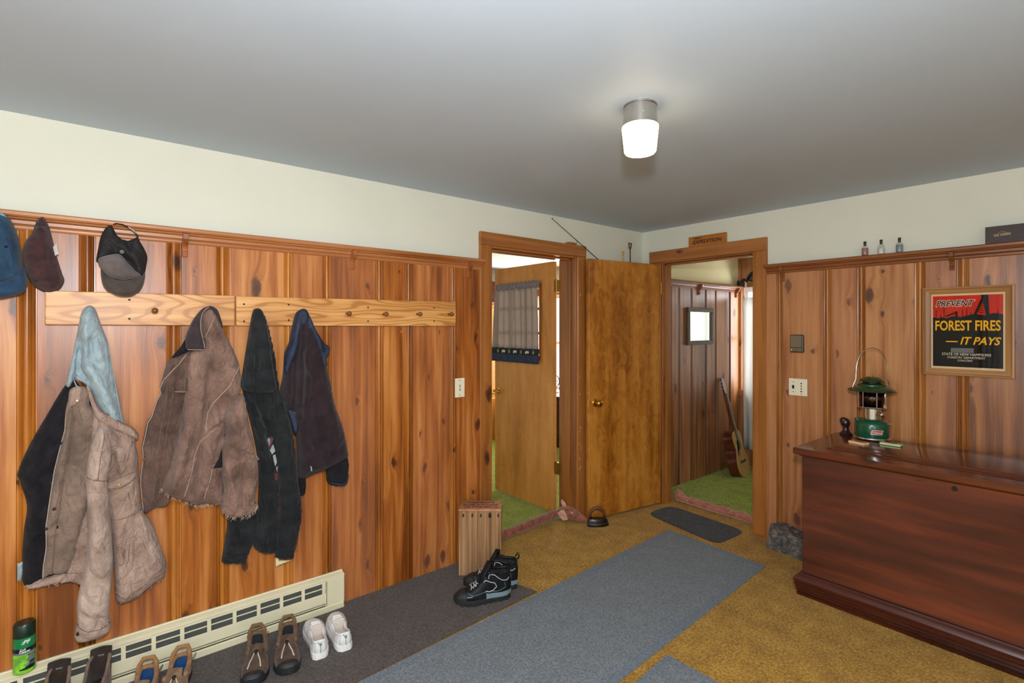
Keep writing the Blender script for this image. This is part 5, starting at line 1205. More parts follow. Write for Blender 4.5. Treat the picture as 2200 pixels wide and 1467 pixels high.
MB().tube([(-.060 + 0 * t, 0, .068) if t == 0 else (-.006 - .056 * math.cos(PI * t), 0, .075 + .06 * math.sin(PI * t)) for t in [i / 16 for i in range(17)]], .0115, 12).build('handle', 'ironhandle', it, smooth=True, mtx=mi_)
# ------------------------------------------------------------------ stone
t = NT('grey stone'); v = t.coords(); n1 = t.noise(v, 30, 6, .7); t.l(t.ramp(n1, [(.3, (46, 44, 43)), (.5, (92, 87, 83)), (.62, (136, 127, 116)), (.72, (190, 172, 148))]), t.b.inputs['Base Color']); t.set(Roughness=.85); t.bump(t.noise(v, 60, 6), .9, .01); M['stone'] = t.m
bm = bmesh.new(); bmesh.ops.create_cube(bm, size=1); bmesh.ops.subdivide_edges(bm, edges=bm.edges, cuts=7, use_grid_fill=True)
for v_ in bm.verts:
    c = v_.co; x, y, z = c
    sx = .31; sy = .17 * (1 - .25 * (z + .5)); sz = .145 * (1 - .42 * max(0, x + .35))
    p = V((x * sx, y * sy + (.03 * (z + .5)), (z + .5) * sz))
    n_ = noise.noise_vector(p * 14) * .014 + noise.noise_vector(p * 40) * .005; p += n_; p.z = max(0, p.z)
    v_.co = Matrix.Rotation(math.radians(-9), 3, 'Z') @ p + V((1.318, 3.608, .001))
me = bpy.data.meshes.new('rock'); bm.to_mesh(me); bm.free(); me.materials.append(M['stone'])
o = bpy.data.objects.new('rock', me); COL.objects.link(o); tag(o, 'rough grey stone block on the carpet beside the chest', 'stone')
# ------------------------------------------------------------------ chest
ch = thing('blanket_chest', 'large glossy mahogany stained blanket chest against the pine wall', 'chest', (2.2, 3.4, 0))
cx0_, cx1_, cy0_, cy1_ = 1.566, 2.95, 3.085, 3.69
MB().box(cx0_, cx1_, cy0_, cy1_, .02, .79).build('body', 'chest', ch, bevel=.003)
def ring_profile(prof, x0, x1, y0, y1):
    m = MB(); rg = []
    for d, z in prof: rg.append([(x0 - d, y0 - d, z), (x1 + d, y0 - d, z), (x1 + d, y1, z), (x0 - d, y1, z)])
    return m.loft(rg)
ring_profile([(.012, .0), (.020, .0), (.022, .014), (.016, .018), (.022, .022), (.026, .03), (.020, .035), (.026, .040), (.030, .048), (.024, .053), (.030, .058), (.034, .068), (.028, .073), (.034, .078), (.036, .092), (.030, .104), (.018, .112), (.010, .124), (.001, .127)], cx0_, cx1_, cy0_, cy1_).build('base_moulding', 'chestD', ch, smooth='angle', angle=30)
ring_profile([(.02, .792), (.026, .792), (.030, .798), (.030, .822), (.026, .828), (.016, .830)], cx0_, cx1_, cy0_ - .022, cy1_).build('lid', 'chestT', ch, smooth='angle', angle=30)
rg = []
for d, z in ((0, .829), (-.006, .836), (-.012, .8385), (-.026, .8395), (-.034, .844), (-.040, .846)): rg.append([(1.665 - d, 3.135 - d, z), (2.87 + d, 3.135 - d, z), (2.87 + d, 3.64 + d, z), (1.665 - d, 3.64 + d, z)])
MB().loft(rg).build('raised_panel', 'chestT', ch, smooth='angle', angle=25)
MB().box(cx0_ - .016, cx1_ + .016, cy0_ - .012, cy1_, .779, .7915).build('lid_rim', 'chestD', ch, bevel=.004)
MB().lathe([(.0005, .006), (.004, .006), (.005, .003), (.011, .003), (.012, 0)], (2.222, cy0_, .752), 16, '-Y').build('keyhole', 'screw', ch, smooth='angle')
ZT = .8465
# ------------------------------------------------------------------ lantern
lc = V((PB(1873, 944, 3.545).x, 3.545, ZT))
ln = thing('camping_lantern', 'green camping lantern with wire handle standing on the chest', 'lantern', lc)
t = NT('green enamel'); t.set(Base_Color=lin((12, 74, 48)), Roughness=.2, Coat_Weight=.4); M['enamel'] = t.m
t = NT('dark green enamel'); t.set(Base_Color=lin((16, 62, 34)), Roughness=.22, Coat_Weight=.4); M['enamel2'] = t.m
MB().lathe([(.060, 0), (.082, .001), (.084, .006), (.082, .011), (.079, .012)], lc, 40).build('base_ring', 'chrome', ln, smooth='angle')
MB().lathe([(.0785, .011), (.080, .016), (.080, .078), (.076, .092), (.066, .102), (.052, .108), (.042, .110)], lc, 40).build('fuel_tank', 'enamel', ln, smooth='angle', angle=30)
MB().lathe([(.041, .108), (.043, .110), (.043, .166), (.046, .168), (.030, .169)], lc, 40).build('collar', 'steel', ln, smooth='angle')
MB().lathe([(.03, .168), (.066, .170), (.068, .173), (.066, .177), (.03, .178)], lc, 40).build('globe_rest', 'chrome', ln, smooth='angle')
MB().lathe([(.060, .178), (.060, .262)], lc, 40).build('glass_globe', 'amberglass', ln, smooth=True)
for k in range(6):
    a = 2 * PI * k / 6 + .12; p = lc + V((.0625 * math.cos(a), .0625 * math.sin(a), 0)); MB().box(p.x - .002, p.x + .002, p.y - .002, p.y + .002, lc.z + .175, lc.z + .266).build('cage_post', 'steel', ln)
for dx in (-.02, .02):
    q = lc + V((dx * .8, dx * .6, .225)); M['mantle'] = M.get('mantle') or plain('mustard mantle', (214, 164, 60), .8)
    MB().ball(q, .012, .012, .02, n=12).build('mantle', 'mantle', ln, smooth=True); MB().tube([q - V((0, 0, .05)), q - V((0, 0, .015))], .004, 8).build('burner_tube', 'oldbrass', ln)
MB().tube([lc + V((0, 0, .17)), lc + V((0, 0, .33))], .005, 8).build('centre_rod', 'oldbrass', ln)
MB().lathe([(.066, .262), (.112, .262), (.1135, .266), (.104, .273), (.086, .283), (.070, .290), (.068, .298), (.062, .302), (.050, .304), (.03, .304)], lc, 48).build('vent_hood', 'enamel2', ln, smooth='angle', angle=35)
MB().lathe([(.042, .303), (.044, .318), (.040, .319)], lc, 32).build('vent_neck', 'screw', ln, smooth='angle')
MB().lathe([(.020, .318), (.060, .316), (.0605, .319), (.052, .327), (.034, .336), (.012, .340), (.001, .341)], lc, 40).build('vent_cap', 'enamel2', ln, smooth='angle', angle=35)
MB().lathe([(.006, .340), (.006, .346), (.004, .352), (.0005, .353)], lc, 12).build('top_nut', 'oldbrass', ln)
MB().tube([(lc.x, lc.y, lc.z + .2)] * 1 + [(lc.x + .0, lc.y, lc.z + .2)], .001, 4)
Rd = V((Xr, Yr, 0))
hpts = [(-.104, .262), (-.106, .285), (-.088, .325), (-.084, .40), (-.078, .425), (-.062, .462), (-.035, .488), (0, .498), (.035, .490), (.064, .466), (.080, .432), (.086, .40), (.086, .33), (.098, .30), (.104, .28), (.103, .262)]
MB().tube([lc + Rd * u + V((0, 0, z)) for u, z in hpts], .0024, 8).build('bail_handle', 'steel', ln, smooth=True)
fw = V((CAMX - lc.x, -lc.y, 0)).normalized()
def face(a): return V((math.cos(a), math.sin(a), 0))
fa = math.atan2(fw.y, fw.x)
k1 = face(fa + .75); kp = lc + k1 * .044 + V((0, 0, .140)); 
MB().tube([kp, kp + k1 * .022], .004, 8).build('valve_stem', 'oldbrass', ln)
mtk = frame_mtx(kp + k1 * .022, k1.cross(V((0, 0, 1))), V((0, 0, 1)), k1); MB().lathe([(.010, 0), (.0145, .001), (.0145, .007), (.012, .009), (.0005, .009)], n=18).build('valve_knob', 'chrome', ln, smooth='angle', mtx=mtk)
k2 = face(fa + 1.25); kp = lc + k2 * .072 + V((0, 0, .090)); MB().tube([kp - k2 * .01, kp + k2 * .016], .0065, 10).build('pump_knob', 'chrome', ln)
k3 = face(fa - 1.2); kp = lc + k3 * .066 + V((0, 0, .096)); MB().tube([kp - V((0, 0, .01)), kp + V((0, 0, .014)) + k3 * .008], .012, 14).build('filler_cap', 'enamel', ln, smooth='angle')
M['badgered'] = plain('badge red', (186, 36, 26), .4)
def wrapl(u, v, n, z0): a = fa + .30 + u / .0805; r_ = .0805 + n; return lc + V((r_ * math.cos(a), r_ * math.sin(a), z0 + v))
def badge(mat, w, h, sh, lift):
    m = MB(); n = 8
    for i in range(n):
        q = []
        for (uu, vv) in ((i / n, 0), ((i + 1) / n, 0), ((i + 1) / n, 1), (i / n, 1)): q.append(wrapl((uu - .5) * w + (vv - .5) * sh, (vv - .5) * h, lift, .046))
        m.add(q, [(0, 1, 2, 3)])
    m.build('badge', mat, ln)
badge('label', .054, .024, .007, .0004); badge('badgered', .049, .019, .006, .0008)
text('badge_lettering', 'Coleman', .013, 'label', ln, (0, 0, 0), (1, 0, 0), (0, 1, 0), wrap=lambda u, v, n: wrapl(u, v, .0011 + n, .0455), width=.044, bold=.0003, extrude=.0002)
ln.scale = (1.07, 1.07, 1.07)
# ------------------------------------------------------------------ matchbooks and carved knob on the chest
def matchbook(label, a, b, w, mats):
    a, b = V(a), V(b); u = (b - a).normalized(); v_ = V((-u.y, u.x, 0)); L = (b - a).length
    mb_ = thing('matchbook', label, 'matchbook', a); mt = frame_mtx(a, u, v_, V((0, 0, 1)))
    MB().box(0, L, 0, w, .0003, .003).build('back_cover', mats[0], mb_, mtx=mt); MB().box(.002, L - .002, .001, w - .004, .003, .0085).build('match_row', 'card', mb_, mtx=mt)
    MB().box(0, L, 0, w, .0085, .0115).build('front_cover', mats[1], mb_, bevel=.0006, mtx=mt); MB().box(L * .2, L * .75, w * .45, w * .8, .0115, .0121).build('printed_panel', mats[2], mb_, mtx=mt)
M['peach'] = plain('peach card', (226, 158, 112), .7); M['mgreen'] = plain('green card', (52, 160, 92), .6); M['mint'] = plain('pale mint card', (196, 200, 150), .7); M['dkprint'] = plain('dark print', (60, 52, 40), .7)
matchbook('peach matchbook lying by the lantern on the chest', PF(1822, 950, ZT), PF(1856, 957, ZT), .05, ('peach', 'peach', 'dkprint'))
matchbook('green matchbook lying in front of the lantern on the chest', PF(1889, 954, ZT), PF(1935, 961, ZT), .045, ('mgreen', 'mint', 'dkprint'))
M['darkwood'] = plain('polished dark wood', (50, 26, 22), .25, coat=.3)
kb = thing('carved_figure', 'small dark polished carved wooden head at the back of the chest lid', 'carving', (1.605, 3.64, .83))
MB().lathe([(.034, 0), (.036, .006), (.028, .014), (.018, .026), (.016, .044), (.019, .056)], (1.605, 3.64, .830), 20).build('neck', 'darkwood', kb, smooth='angle')
MB().ball((1.603, 3.638, .905), .027, .024, .030, n=16).build('head', 'darkwood', kb, smooth=True)
MB().ball((1.594, 3.634, .918), .022, .020, .020, n=14).build('crest', 'darkwood', kb, smooth=True)
# ------------------------------------------------------------------ poster
def P2(u, v, d): return V((u, YC - .0195 - d, v))
ft = thing('framed_poster', 'oak framed red and black fire prevention poster above the chest', 'picture', (2.164, YC - .03, 1.23))
fx0, fx1, fz0, fz1 = 1.975, 2.356, 1.232, 1.724; fw_ = .036
def framebar(pts, mat):
    (ax, az), (bx_, bz), (cx_, cz), (dx_, dz) = pts      # outer a-b, inner c-d
    m = MB(); prof = ((0, .004), (0, .026), (.25, .028), (.4, .022), (.8, .018), (1, .014), (1, .004)); rg = []
    for (ox, oz, ix, iz) in ((ax, az, dx_, dz), (bx_, bz, cx_, cz)): rg.append([P2(ox + (ix - ox) * f, oz + (iz - oz) * f, d) for f, d in prof])
    m.loft(rg).build('frame_bar', mat, ft, smooth='angle', angle=20)
i0, i1, j0, j1 = fx0 + fw_, fx1 - fw_, fz0 + fw_, fz1 - fw_
framebar([(fx0, fz0), (fx1, fz0), (i1, j0), (i0, j0)], 'frame'); framebar([(fx0, fz1), (fx1, fz1), (i1, j1), (i0, j1)], 'frame')
framebar([(fx0, fz0), (fx0, fz1), (i0, j1), (i0, j0)], 'frameV'); framebar([(fx1, fz0), (fx1, fz1), (i1, j1), (i1, j0)], 'frameV')
M['mount'] = plain('cream poster paper', (214, 184, 142), .8); M['pblack'] = plain('poster black', (17, 15, 15), .9, spec=.05); M['pred'] = plain('poster red', (190, 34, 12), .9, var=.08, vscale=20, spec=.05)
M['pyel'] = plain('poster yellow', (232, 170, 20), .9, spec=.05); M['pgrey'] = plain('poster grey sticker', (78, 76, 72), .5); M['pwhite'] = plain('poster white', (222, 206, 180), .7)
def pbox(nm, mat, a, b, c, d, z0, z1): m = MB(); m.add([P2(a, c, z0), P2(b, c, z0), P2(b, d, z0), P2(a, d, z0), P2(a, c, z1), P2(b, c, z1), P2(b, d, z1), P2(a, d, z1)], [(0, 1, 2, 3), (4, 5, 6, 7), (0, 1, 5, 4), (1, 2, 6, 5), (2, 3, 7, 6), (3, 0, 4, 7)]); return m.build(nm, mat, ft)
pbox('mount', 'mount', i0, i1, j0, j1, .004, .006)
q0, q1, s0, s1 = i0 + .008, i1 - .009, j0 + .012, j1 - .012; pw, ph = q1 - q0, s1 - s0
pbox('print_ground', 'pblack', q0, q1, s0, s1, .006, .0065); zr = s1 - ph * .335; pbox('red_sky', 'pred', q0, q1, zr, s1, .0065, .007)
def pp(u, v): return (q0 + pw * u, s1 - ph * v)
def shape(nm, mat, pts, d0, d1): 
    m = MB(); P = [pp(*p) for p in pts]; m.prism(P, lambda a, b, w: tuple(P2(a, b, w)), d0, d1); return m.build(nm, mat, ft)
shape('burnt_ground', 'pblack', [(0, .345), (0, .30), (.08, .315), (.14, .30), (.2, .315), (.3, .29), (.42, .30), (.5, .28), (.62, .26), (.75, .28), (.88, .25), (1, .27), (1, .345)], .007, .0075)
for x, h in ((.05, .12), (.17, .16), (.44, .12), (.50, .13), (.12, .06), (.56, .08), (.93, .1)):
    shape('burnt_tree', 'pblack', [(x - .006, .31), (x - .004, .31 - h), (x + .004, .31 - h), (x + .006, .31)], .007, .0076)
    for k in range(4): y = .30 - h + .02 + k * .024; shape('burnt_branch', 'pblack', [(x - .018 - .004 * k, y + .012), (x, y - .004), (x + .018 + .004 * k, y + .014), (x, y + .004)], .007, .0076)
shape('fallen_log', 'pblack', [(.18, .285), (.36, .222), (.38, .236), (.2, .30)], .007, .0076); shape('burnt_stump', 'pblack', [(.335, .30), (.335, .22), (.365, .22), (.375, .30)], .007, .0076)
shape('leaning_tree', 'pblack', [(.58, .30), (.72, .02), (.78, .0), (.75, .03), (.63, .29)], .007, .0077); shape('dark_tree', 'pblack', [(.70, .0), (.80, .0), (.82, .30), (.78, .30)], .007, .0077)
for k in range(6): shape('burnt_branch', 'pblack', [(.64 + .01 * k, .22 - .03 * k), (.80, .26 - .03 * k), (.80, .268 - .03 * k), (.64 + .01 * k, .232 - .03 * k)], .007, .0076)
UX, UZ = (1, 0, 0), (0, 0, 1)
def ptext(nm, b, size, mat, u, v, w, d=.0076, **kw):
    a, c = pp(u, v); return text(nm, b, size, mat, ft, P2(a, c, d), UX, UZ, width=w * pw, extrude=.0002, **kw)
ptext('title_outline', 'PREVENT', .047, 'pwhite', .315, .112, .585, .0079, shear=.3, bold=.0030); ptext('title', 'PREVENT', .045, 'pblack', .315, .112, .565, .0083, shear=.3, bold=.0008)
ptext('headline', 'FOREST FIRES', .076, 'pyel', .5, .428, .93, .0076, bold=.0016); ptext('subline', '\u2014 IT PAYS', .058, 'pyel', .57, .638, .78, .0076, shear=.3, bold=.0012)
pbox('rectangle', 'pgrey', *[pp(.27, 0)[0], pp(.60, 0)[0]], *[pp(0, .80)[1], pp(0, .735)[1]], .0065, .0072)  # flat grey rectangle laid over the print
ptext('imprint', 'STATE OF NEW HAMPSHIRE', .020, 'pwhite', .49, .825, .70); ptext('imprint', 'FORESTRY DEPARTMENT', .016, 'pwhite', .49, .87, .535); ptext('imprint', 'CONCORD', .014, 'pwhite', .475, .91, .215)
pbox('glass', 'glass', i0, i1, j0, j1, .0115, .0130)
# ------------------------------------------------------------------ things on the right-hand rail
ZR = RZ + .057
for nm, x, col, lab in (('dark red sand', 1.693, (156, 104, 98), 'tiny corked bottle of dark red sand on the rail'), ('white sand', 1.777, (206, 200, 190), 'tiny corked bottle of white sand between two darker bottles'), ('blue grey sand', 1.868, (126, 134, 146), 'tiny corked bottle of blue grey sand on the rail')):
    c = (x, 3.69, ZR); b = thing('sand_bottle', lab, 'bottle', c, 'corked sand bottles on the rail')
    M[nm] = plain(nm, col, .9, var=.15, vscale=300)
    MB().lathe([(.010, .0005), (.0175, .001), (.0185, .004), (.0185, .045), (.016, .054), (.009, .061), (.0075, .064), (.0075, .074), (.0085, .076)], c, 20).build('glass', 'bottleglass', b, smooth='angle')
    MB().lathe([(.0165, .002), (.0168, .046 if x != 1.777 else .034), (.0005, .047 if x != 1.777 else .035)], c, 20).build('sand', nm, b, smooth='angle'); MB().lathe([(.0068, .062), (.0072, .076), (.0078, .088), (.0005, .0885)], c, 14).build('cork', 'screw', b, smooth='angle')
M['boxdark'] = plain('dark plum box', (56, 44, 44), .6, var=.1, vscale=60); M['gold'] = plain('gold print', (176, 150, 98), .5)
bx_ = thing('keepsake_box', 'dark plum box with gold print on the rail above the poster', 'box', (2.32, 3.69, ZR))
MB().box(2.247, 2.397, 3.668, 3.735, ZR, ZR + .088).build('body', 'boxdark', bx_, bevel=.0015); MB().box(2.2465, 2.397, 3.6675, 3.7355, ZR + .083, ZR + .089).build('lid', 'boxdark', bx_, bevel=.001)
rr = random.Random(4); x = 2.281
for k in range(11):
    w = rr.uniform(.0026, .0044); 
    if k == 4: x += .004
    for q in range(2): MB().box(x + q * w * .62, x + q * w * .62 + w * .42, 3.6672, 3.6676, ZR + .034 + .0003 * k, ZR + .047 + .0003 * k).build('gold_mark', 'gold', bx_)
    x += w + .0022
MB().tube([(2.297 + .033 * i / 8, 3.6673, ZR + .051 + .006 * math.sin(PI * i / 8)) for i in range(9)], .0009, 5).build('gold_mark', 'gold', bx_)
# wooden sign on the hall door casing
sg = thing('wooden_sign', 'small wooden sign reading EXPEDITION on top of the hall door casing', 'sign', (.624, 3.72, 2.146))
M['signwood'] = pine('sign wood', (132, 74, 22), (164, 98, 34), (182, 116, 48), along='X', knots=0)
MB().box(.467, .783, 3.715, 3.733, 2.1465, 2.224).build('board', 'signwood', sg, bevel=.002)
text('lettering', 'TIMEX', .022, 'ink', sg, (.545, 3.7146, 2.205), UX, UZ, width=.085, bold=.0004, shear=.1); text('lettering', 'EXPEDITION', .040, 'ink', sg, (.624, 3.7146, 2.175), UX, UZ, width=.248, shear=.25, bold=.0014)
# ------------------------------------------------------------------ things on the left-hand rail behind the door
fr = thing('fishing_rod', 'thin black rod tip leaning up from the rail behind the door', 'rod', (.03, 3.3, ZR))
a, b = V((.03, 2.618, 2.299)), V((.03, 3.078, 2.065)); d = (b - a); e_ = a + d * 1.52
MB().tube([a, b, e_], [.0018, .003, .0045], 8).build('blank', 'black', fr); MB().tube([a + V((.0, -.008, .004)), a + V((0, .0, .004)), a + V((.0, .004, -.003))], .003, 6).build('tip_guide', 'black', fr)
g = a + d * .58; MB().tube([g + V((0, 0, -.0)), g + V((.0, -.006, -.012))], .0022, 6).build('line_guide', 'black', fr)
def shovel(label, y, ztop, mat, k):
    sh = thing('toy_shovel', label, 'toy', (.035, y, ZR)); x = .034
    outer = [(-.018, 0), (.018, 0), (.019, -.012), (.010, -.034), (.005, -.05), (-.005, -.05), (-.010, -.034), (-.019, -.012)]
    z_ = lambda v: ztop + v * k
    m = MB()
    for (p, q) in (((-.017, -.003), (.017, -.003)), ((-.016, -.003), (-.013, -.02)), ((-.013, -.02), (-.003, -.045)), ((.016, -.003), (.013, -.02)), ((.013, -.02), (.003, -.045))): m.tube([(x, y + p[0] * k, z_(p[1])), (x, y + q[0] * k, z_(q[1]))], .004 * k, 8)
    m.build('handle', mat, sh); MB().tube([(x, y, z_(-.044)), (x, y + .004, ZR + .06)], .0042 * k, 8).build('shaft', mat, sh)
    MB().prism([(-.02, .0), (.02, .0), (.02, .055), (.008, .066), (-.008, .066), (-.02, .055)], lambda u, v, w: (x + w, y + .004 + u * k, ZR + .0005 + v), -.002, .003).build('blade', mat, sh, bevel=.001)
M['toyyellow'] = plain('yellow plastic', (206, 148, 30), .4); M['toymaroon'] = plain('maroon plastic', (74, 22, 30), .4)
shovel('small yellow toy shovel standing on the rail behind the door', 3.431, 2.135, 'toyyellow', .8); shovel('taller maroon toy shovel standing on the rail behind the door', 3.525, 2.215, 'toymaroon', 1.15)
j_ = thing('glass_jar', 'small pale glass jar with brown lid at the rail end behind the door', 'jar', (.04, 3.02, ZR)); M['bluegrey2'] = plain('pale blue glass', (150, 164, 168), .2)
MB().lathe([(.018, 0), (.022, .003), (.022, .012), (.010, .022), (.010, .034)], (.04, 3.02, ZR), 16).build('body', 'bluegrey2', j_, smooth='angle'); MB().lathe([(.013, .034), (.013, .042), (.0005, .043)], (.04, 3.02, ZR), 16).build('lid', 'oldbrass', j_, smooth='angle')
wd = thing('wooden_disc', 'low rounded wooden disc on top of the kitchen door casing', 'ornament', (.012, 2.832, 2.134))
MB().prism([(-.055, 0), (-.055, .006), (-.048, .013), (-.02, .017), (.02, .017), (.048, .013), (.055, .006), (.055, 0)], lambda u, v, w: (w, 2.832 + u, 2.1345 + v), .001, .024).build('disc', 'oldwood' if 'oldwood' in M else 'casA', wd, bevel=.002)
# ------------------------------------------------------------------ through the hall doorway
mr = thing('wall_mirror', 'rectangular mirror in a dark grey frame on the hall boards', 'mirror', (.03, 4.625, 1.325))
M['mirror'] = plain('mirror glass', (235, 238, 236), .02, metal=1); M['mframe'] = plain('weathered grey frame', (82, 68, 54), .5, var=.15, vscale=40)
y0_, y1__, z0_, z1_ = 4.392, 4.858, 1.328, 1.692; fwm = .042
for (a, b, c, d) in ((y0_, y1__, z0_, z0_ + fwm), (y0_, y1__, z1_ - fwm, z1_), (y0_, y0_ + fwm, z0_ + fwm, z1_ - fwm), (y1__ - fwm, y1__, z0_ + fwm, z1_ - fwm)): MB().box(.0225, .048, a, b, c, d).build('frame_bar', 'mframe', mr, bevel=.006, seg=2)
MB().box(.0225, .034, y0_ + fwm, y1__ - fwm, z0_ + fwm, z1_ - fwm).build('mirror_glass', 'mirror', mr)
drape('window_curtain', 'curtain', .10, 1.02, .22, 1.815, lambda a, z, d: (a, 5.345 + d, z), amp=.03, waves=6, label='white curtain hanging from rings at the hall window')
cr_ = thing('curtain_rod', 'dark curtain rod with round finials and clip rings above the hall curtain', 'curtain rod', (.6, 5.36, 1.99)); M['darkbronze'] = plain('dark bronze', (56, 46, 34), .35, metal=.6)
MB().tube([(.12, 5.36, 1.992), (1.15, 5.36, 1.992)], .009, 10).build('rod', 'darkbronze', cr_); MB().ball((.108, 5.36, 1.994), .026, n=16).build('finial', 'darkbronze', cr_, smooth=True); MB().ball((.155, 5.36, 1.99), .020, n=14).build('finial', 'darkbronze', cr_, smooth=True)
MB().box(.05, .075, 5.35, 5.43, 1.93, 1.99).build('bracket', 'darkbronze', cr_)
for k in range(8):
    x = .13 + k * .115; MB().tube([(x - .018, 5.36, 1.825), (x, 5.36, 2.004), (x + .018, 5.36, 1.825)], .003, 6).build('clip_ring', 'label', cr_); MB().ball((x - .018, 5.36, 1.825), .011, n=8).build('clip', 'steel', cr_)
bd = thing('bird_figure', 'small black bird figure perched on the hall curtain rod', 'figurine', (.2, 5.36, 2.0))
MB().tube([(.145, 5.355, 2.005), (.175, 5.355, 2.035), (.205, 5.355, 2.055), (.235, 5.355, 2.085)], [.008, .026, .03, .02], 12).build('body', 'black', bd, smooth=True); MB().ball((.245, 5.355, 2.10), .020, n=12).build('head', 'black', bd, smooth=True); MB().tube([(.26, 5.35, 2.1), (.285, 5.345, 2.096)], [.007, .002], 8).build('beak', 'black', bd)
pl = thing('trailing_plant', 'green leaves of a small plant on the hall rail behind the door jamb', 'plant', (.045, 4.06, ZR)); M['leaf'] = plain('leaf green', (60, 112, 30), .5, var=.2)
MB().lathe([(.022, 0), (.03, .03), (.027, .03)], (.04, 4.06, ZR), 14).build('pot', 'ivory', pl)
for k in range(7):
    a = k * .9; dv = V((.35 * math.cos(a), math.sin(a), 0)) * .05; b0 = V((.042, 4.06, ZR + .03)); m = MB()
    c1 = b0 + dv * .6 + V((0, 0, .06)); c2 = b0 + dv * 1.1 + V((0, 0, .05 + .02 * (k % 3))); s_ = V((-dv.y, dv.x, 0)).normalized() * .012
    m.add([b0, c1 + s_, c2, c1 - s_], [(0, 1, 2, 3)]); o = m.build('leaf', 'leaf', pl); o.modifiers.new('s', 'SOLIDIFY').thickness = .0015
# guitar
M['spruce'] = pine('spruce guitar top', (186, 140, 82), (210, 166, 104), (222, 182, 124), along='Z', knots=0, rough=.25, coat=.5, ringscale=90); M['mahog'] = pine('mahogany guitar side', (58, 22, 12), (92, 38, 20), (134, 66, 32), along='Z', knots=0, rough=.18, coat=.6, ringscale=8); M['fretb'] = plain('rosewood fretboard', (70, 62, 54), .5)
gt = thing('acoustic_guitar', 'acoustic guitar leaning in the hall corner beside the white curtain', 'guitar', (.27, 5.08, 0))
G0 = V((.285, 5.055, .014)); ax = (V((.045, 5.02, .985)) - G0).normalized(); nrm0 = V((.97, .14, .2)); nrm = (nrm0 - ax * nrm0.dot(ax)).normalized(); sd = ax.cross(nrm)
mg = frame_mtx(G0, sd, ax, nrm)
bo = [(0, 0), (.09, .004), (.150, .035), (.178, .085), (.182, .13), (.168, .185), (.138, .23), (.122, .265), (.124, .30), (.136, .34), (.138, .38), (.122, .42), (.085, .445), (.03, .455)]
bo = [(u * .86, v) for u, v in bo]; outl = bo + [(-u, v) for u, v in reversed(bo[1:])]
outl = [tuple(p) for p in spline([V(p) for p in outl], 3)]
MB().prism(outl, lambda u, v, w: (u, v, w), -.095, -.0005).build('body_side', 'mahog', gt, mtx=mg, smooth='angle'); MB().prism([(u * .985, .002 + v * .993) for u, v in outl], lambda u, v, w: (u, v, w), -.0004, .003).build('soundboard', 'spruce', gt, mtx=mg)
MB().lathe([(.0005, .0036), (.042, .0036)], (0, .315, 0), 24).build('sound_hole', 'black', gt, mtx=mg); MB().lathe([(.044, .0034), (.052, .0042), (.053, .0034)], (0, .315, 0), 24).build('rosette', 'fretb', gt, mtx=mg)
MB().box(-.065, .065, .135, .158, .003, .012).build('bridge', 'fretb', gt, mtx=mg, bevel=.002); MB().prism([(-.012, .28), (-.075, .20), (-.07, .26), (-.05, .31)], lambda u, v, w: (u, v, w), .003, .004).build('pick_guard', 'black', gt, mtx=mg)
MB().box(-.026, .026, .36, .83, .002, .009).build('fretboard', 'fretb', gt, mtx=mg); MB().prism([(-.026, .44), (.026, .44), (.022, .83), (-.022, .83)], lambda u, v, w: (u, v, w), -.022, .002).build('neck', 'mahog', gt, mtx=mg)
MB().prism([(-.022, .83), (.022, .83), (.033, .86), (.030, .985), (0, .995), (-.030, .985), (-.033, .86)], lambda u, v, w: (u, v - .0, w - .0), -.014, .002).build('headstock', 'mahog', gt, mtx=mg)
for k in range(3):
    for sgn in (-1, 1): MB().tube([(sgn * .03, .885 + k * .035, -.006), (sgn * .048, .885 + k * .035, -.006)], .0055, 8).build('tuning_peg', 'chrome', gt, mtx=mg)
for k in range(12): MB().box(-.024, .024, .80 - k * .034, .8014 - k * .034, .009, .0102).build('fret', 'chrome', gt, mtx=mg)
for k in range(6): x = -.018 + k * .0072; MB().tube([(x, .146, .013), (x, .84, .012)], .0005, 4).build('string', 'chrome', gt, mtx=mg)
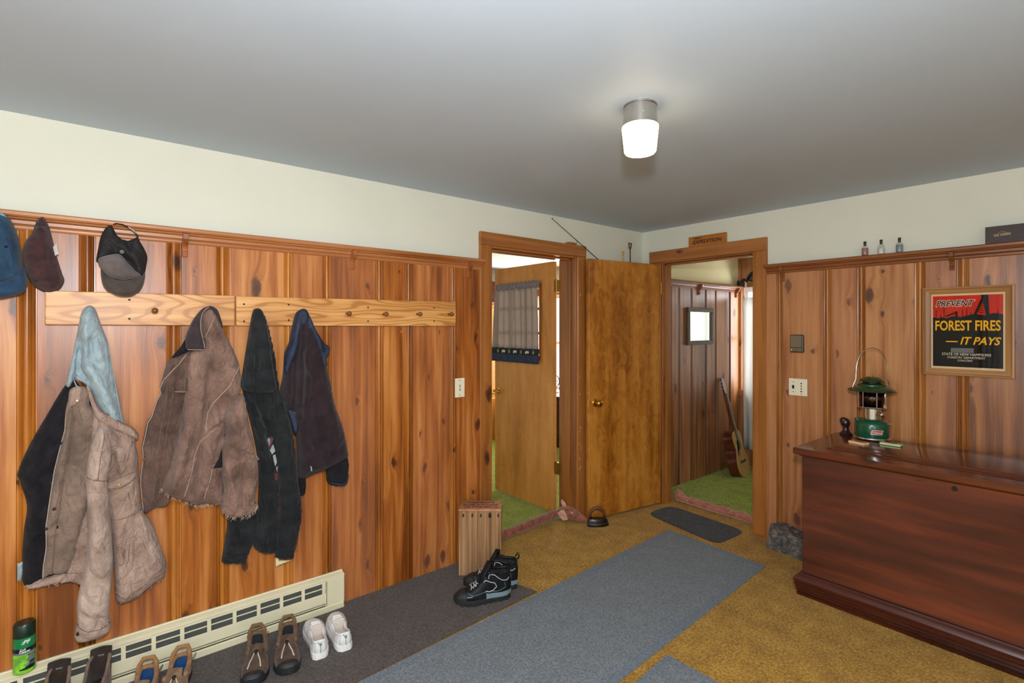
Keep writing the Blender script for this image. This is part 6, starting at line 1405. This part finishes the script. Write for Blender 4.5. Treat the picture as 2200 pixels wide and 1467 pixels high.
# ------------------------------------------------------------------ through the kitchen doorway
kc_ = thing('kitchen_cabinet', 'orange pine cabinet seen through the gap left of the kitchen door', 'cabinet', (-2.9, 4.3, 0))
MB().box(-3.08, -2.68, 3.6, 4.95, .0, 1.80).build('body', 'cab', kc_, bevel=.003)
for y in (3.62, 4.07, 4.52): MB().box(-2.68, -2.66, y, y + .43, .62, 1.76).build('door', 'cab', kc_, bevel=.006); MB().box(-2.68, -2.66, y, y + .43, .06, .56).build('drawer', 'cab', kc_, bevel=.006)
for y in (3.62, 4.07, 4.52):
    for z in (1.55, .95, .35): MB().box(-2.66, -2.645, y + .36, y + .385, z - .03, z + .03).build('handle', 'oldbrass', kc_)
sh_ = thing('display_shelf', 'dark wooden shelf box standing on the kitchen cabinet', 'shelf', (-2.9, 4.3, 1.8)); MB().box(-3.05, -2.7, 3.7, 4.9, 1.8005, 1.84).build('plank', 'casA', sh_); MB().box(-3.05, -2.76, 3.75, 4.85, 1.8405, 2.12).build('case', 'chestD', sh_)
tw = drape('dish_towel', 'curtain', -1.035, -.975, .375, .93, lambda a, z, d: (a + .03 * (.93 - z) * -.0, 2.93 + d, z), amp=.006, waves=2, nx=16, label='white towel hanging from the far knob of the kitchen door', cat='towel', taper=.85)
knobset(dr, V((-.937, FY1, .925)), (0, 1, 0), lever=1)
ds_ = thing('low_dresser', 'dark wooden dresser under the bright kitchen window', 'dresser', (-2.2, 4.7, 0)); MB().box(-2.6, -1.75, 4.48, 4.97, .0, .60).build('body', 'chestD', ds_, bevel=.003); MB().box(-2.62, -1.73, 4.46, 4.98, .6005, .64).build('top', 'black', ds_, bevel=.003)
fn_ = thing('desk_fan', 'small wire desk fan silhouetted in the kitchen window', 'fan', (-2.15, 4.7, .64)); fc = PB(1193, 818, 4.7)
MB().tube([fc + V((.075 * math.cos(a), 0, .075 * math.sin(a))) for a in [2 * PI * i / 24 for i in range(24)]], .006, 6, closed=True).build('cage', 'black', fn_)
MB().tube([fc + V((-.075, 0, 0)), fc + V((.075, 0, 0))], .004, 6).build('cage_bar', 'black', fn_); MB().tube([fc + V((0, 0, -.075)), V((fc.x, fc.y, .652))], .008, 8).build('stem', 'black', fn_); MB().lathe([(.05, .6405), (.05, .65), (.01, .66)], (fc.x, fc.y, 0), 16).build('foot', 'black', fn_)
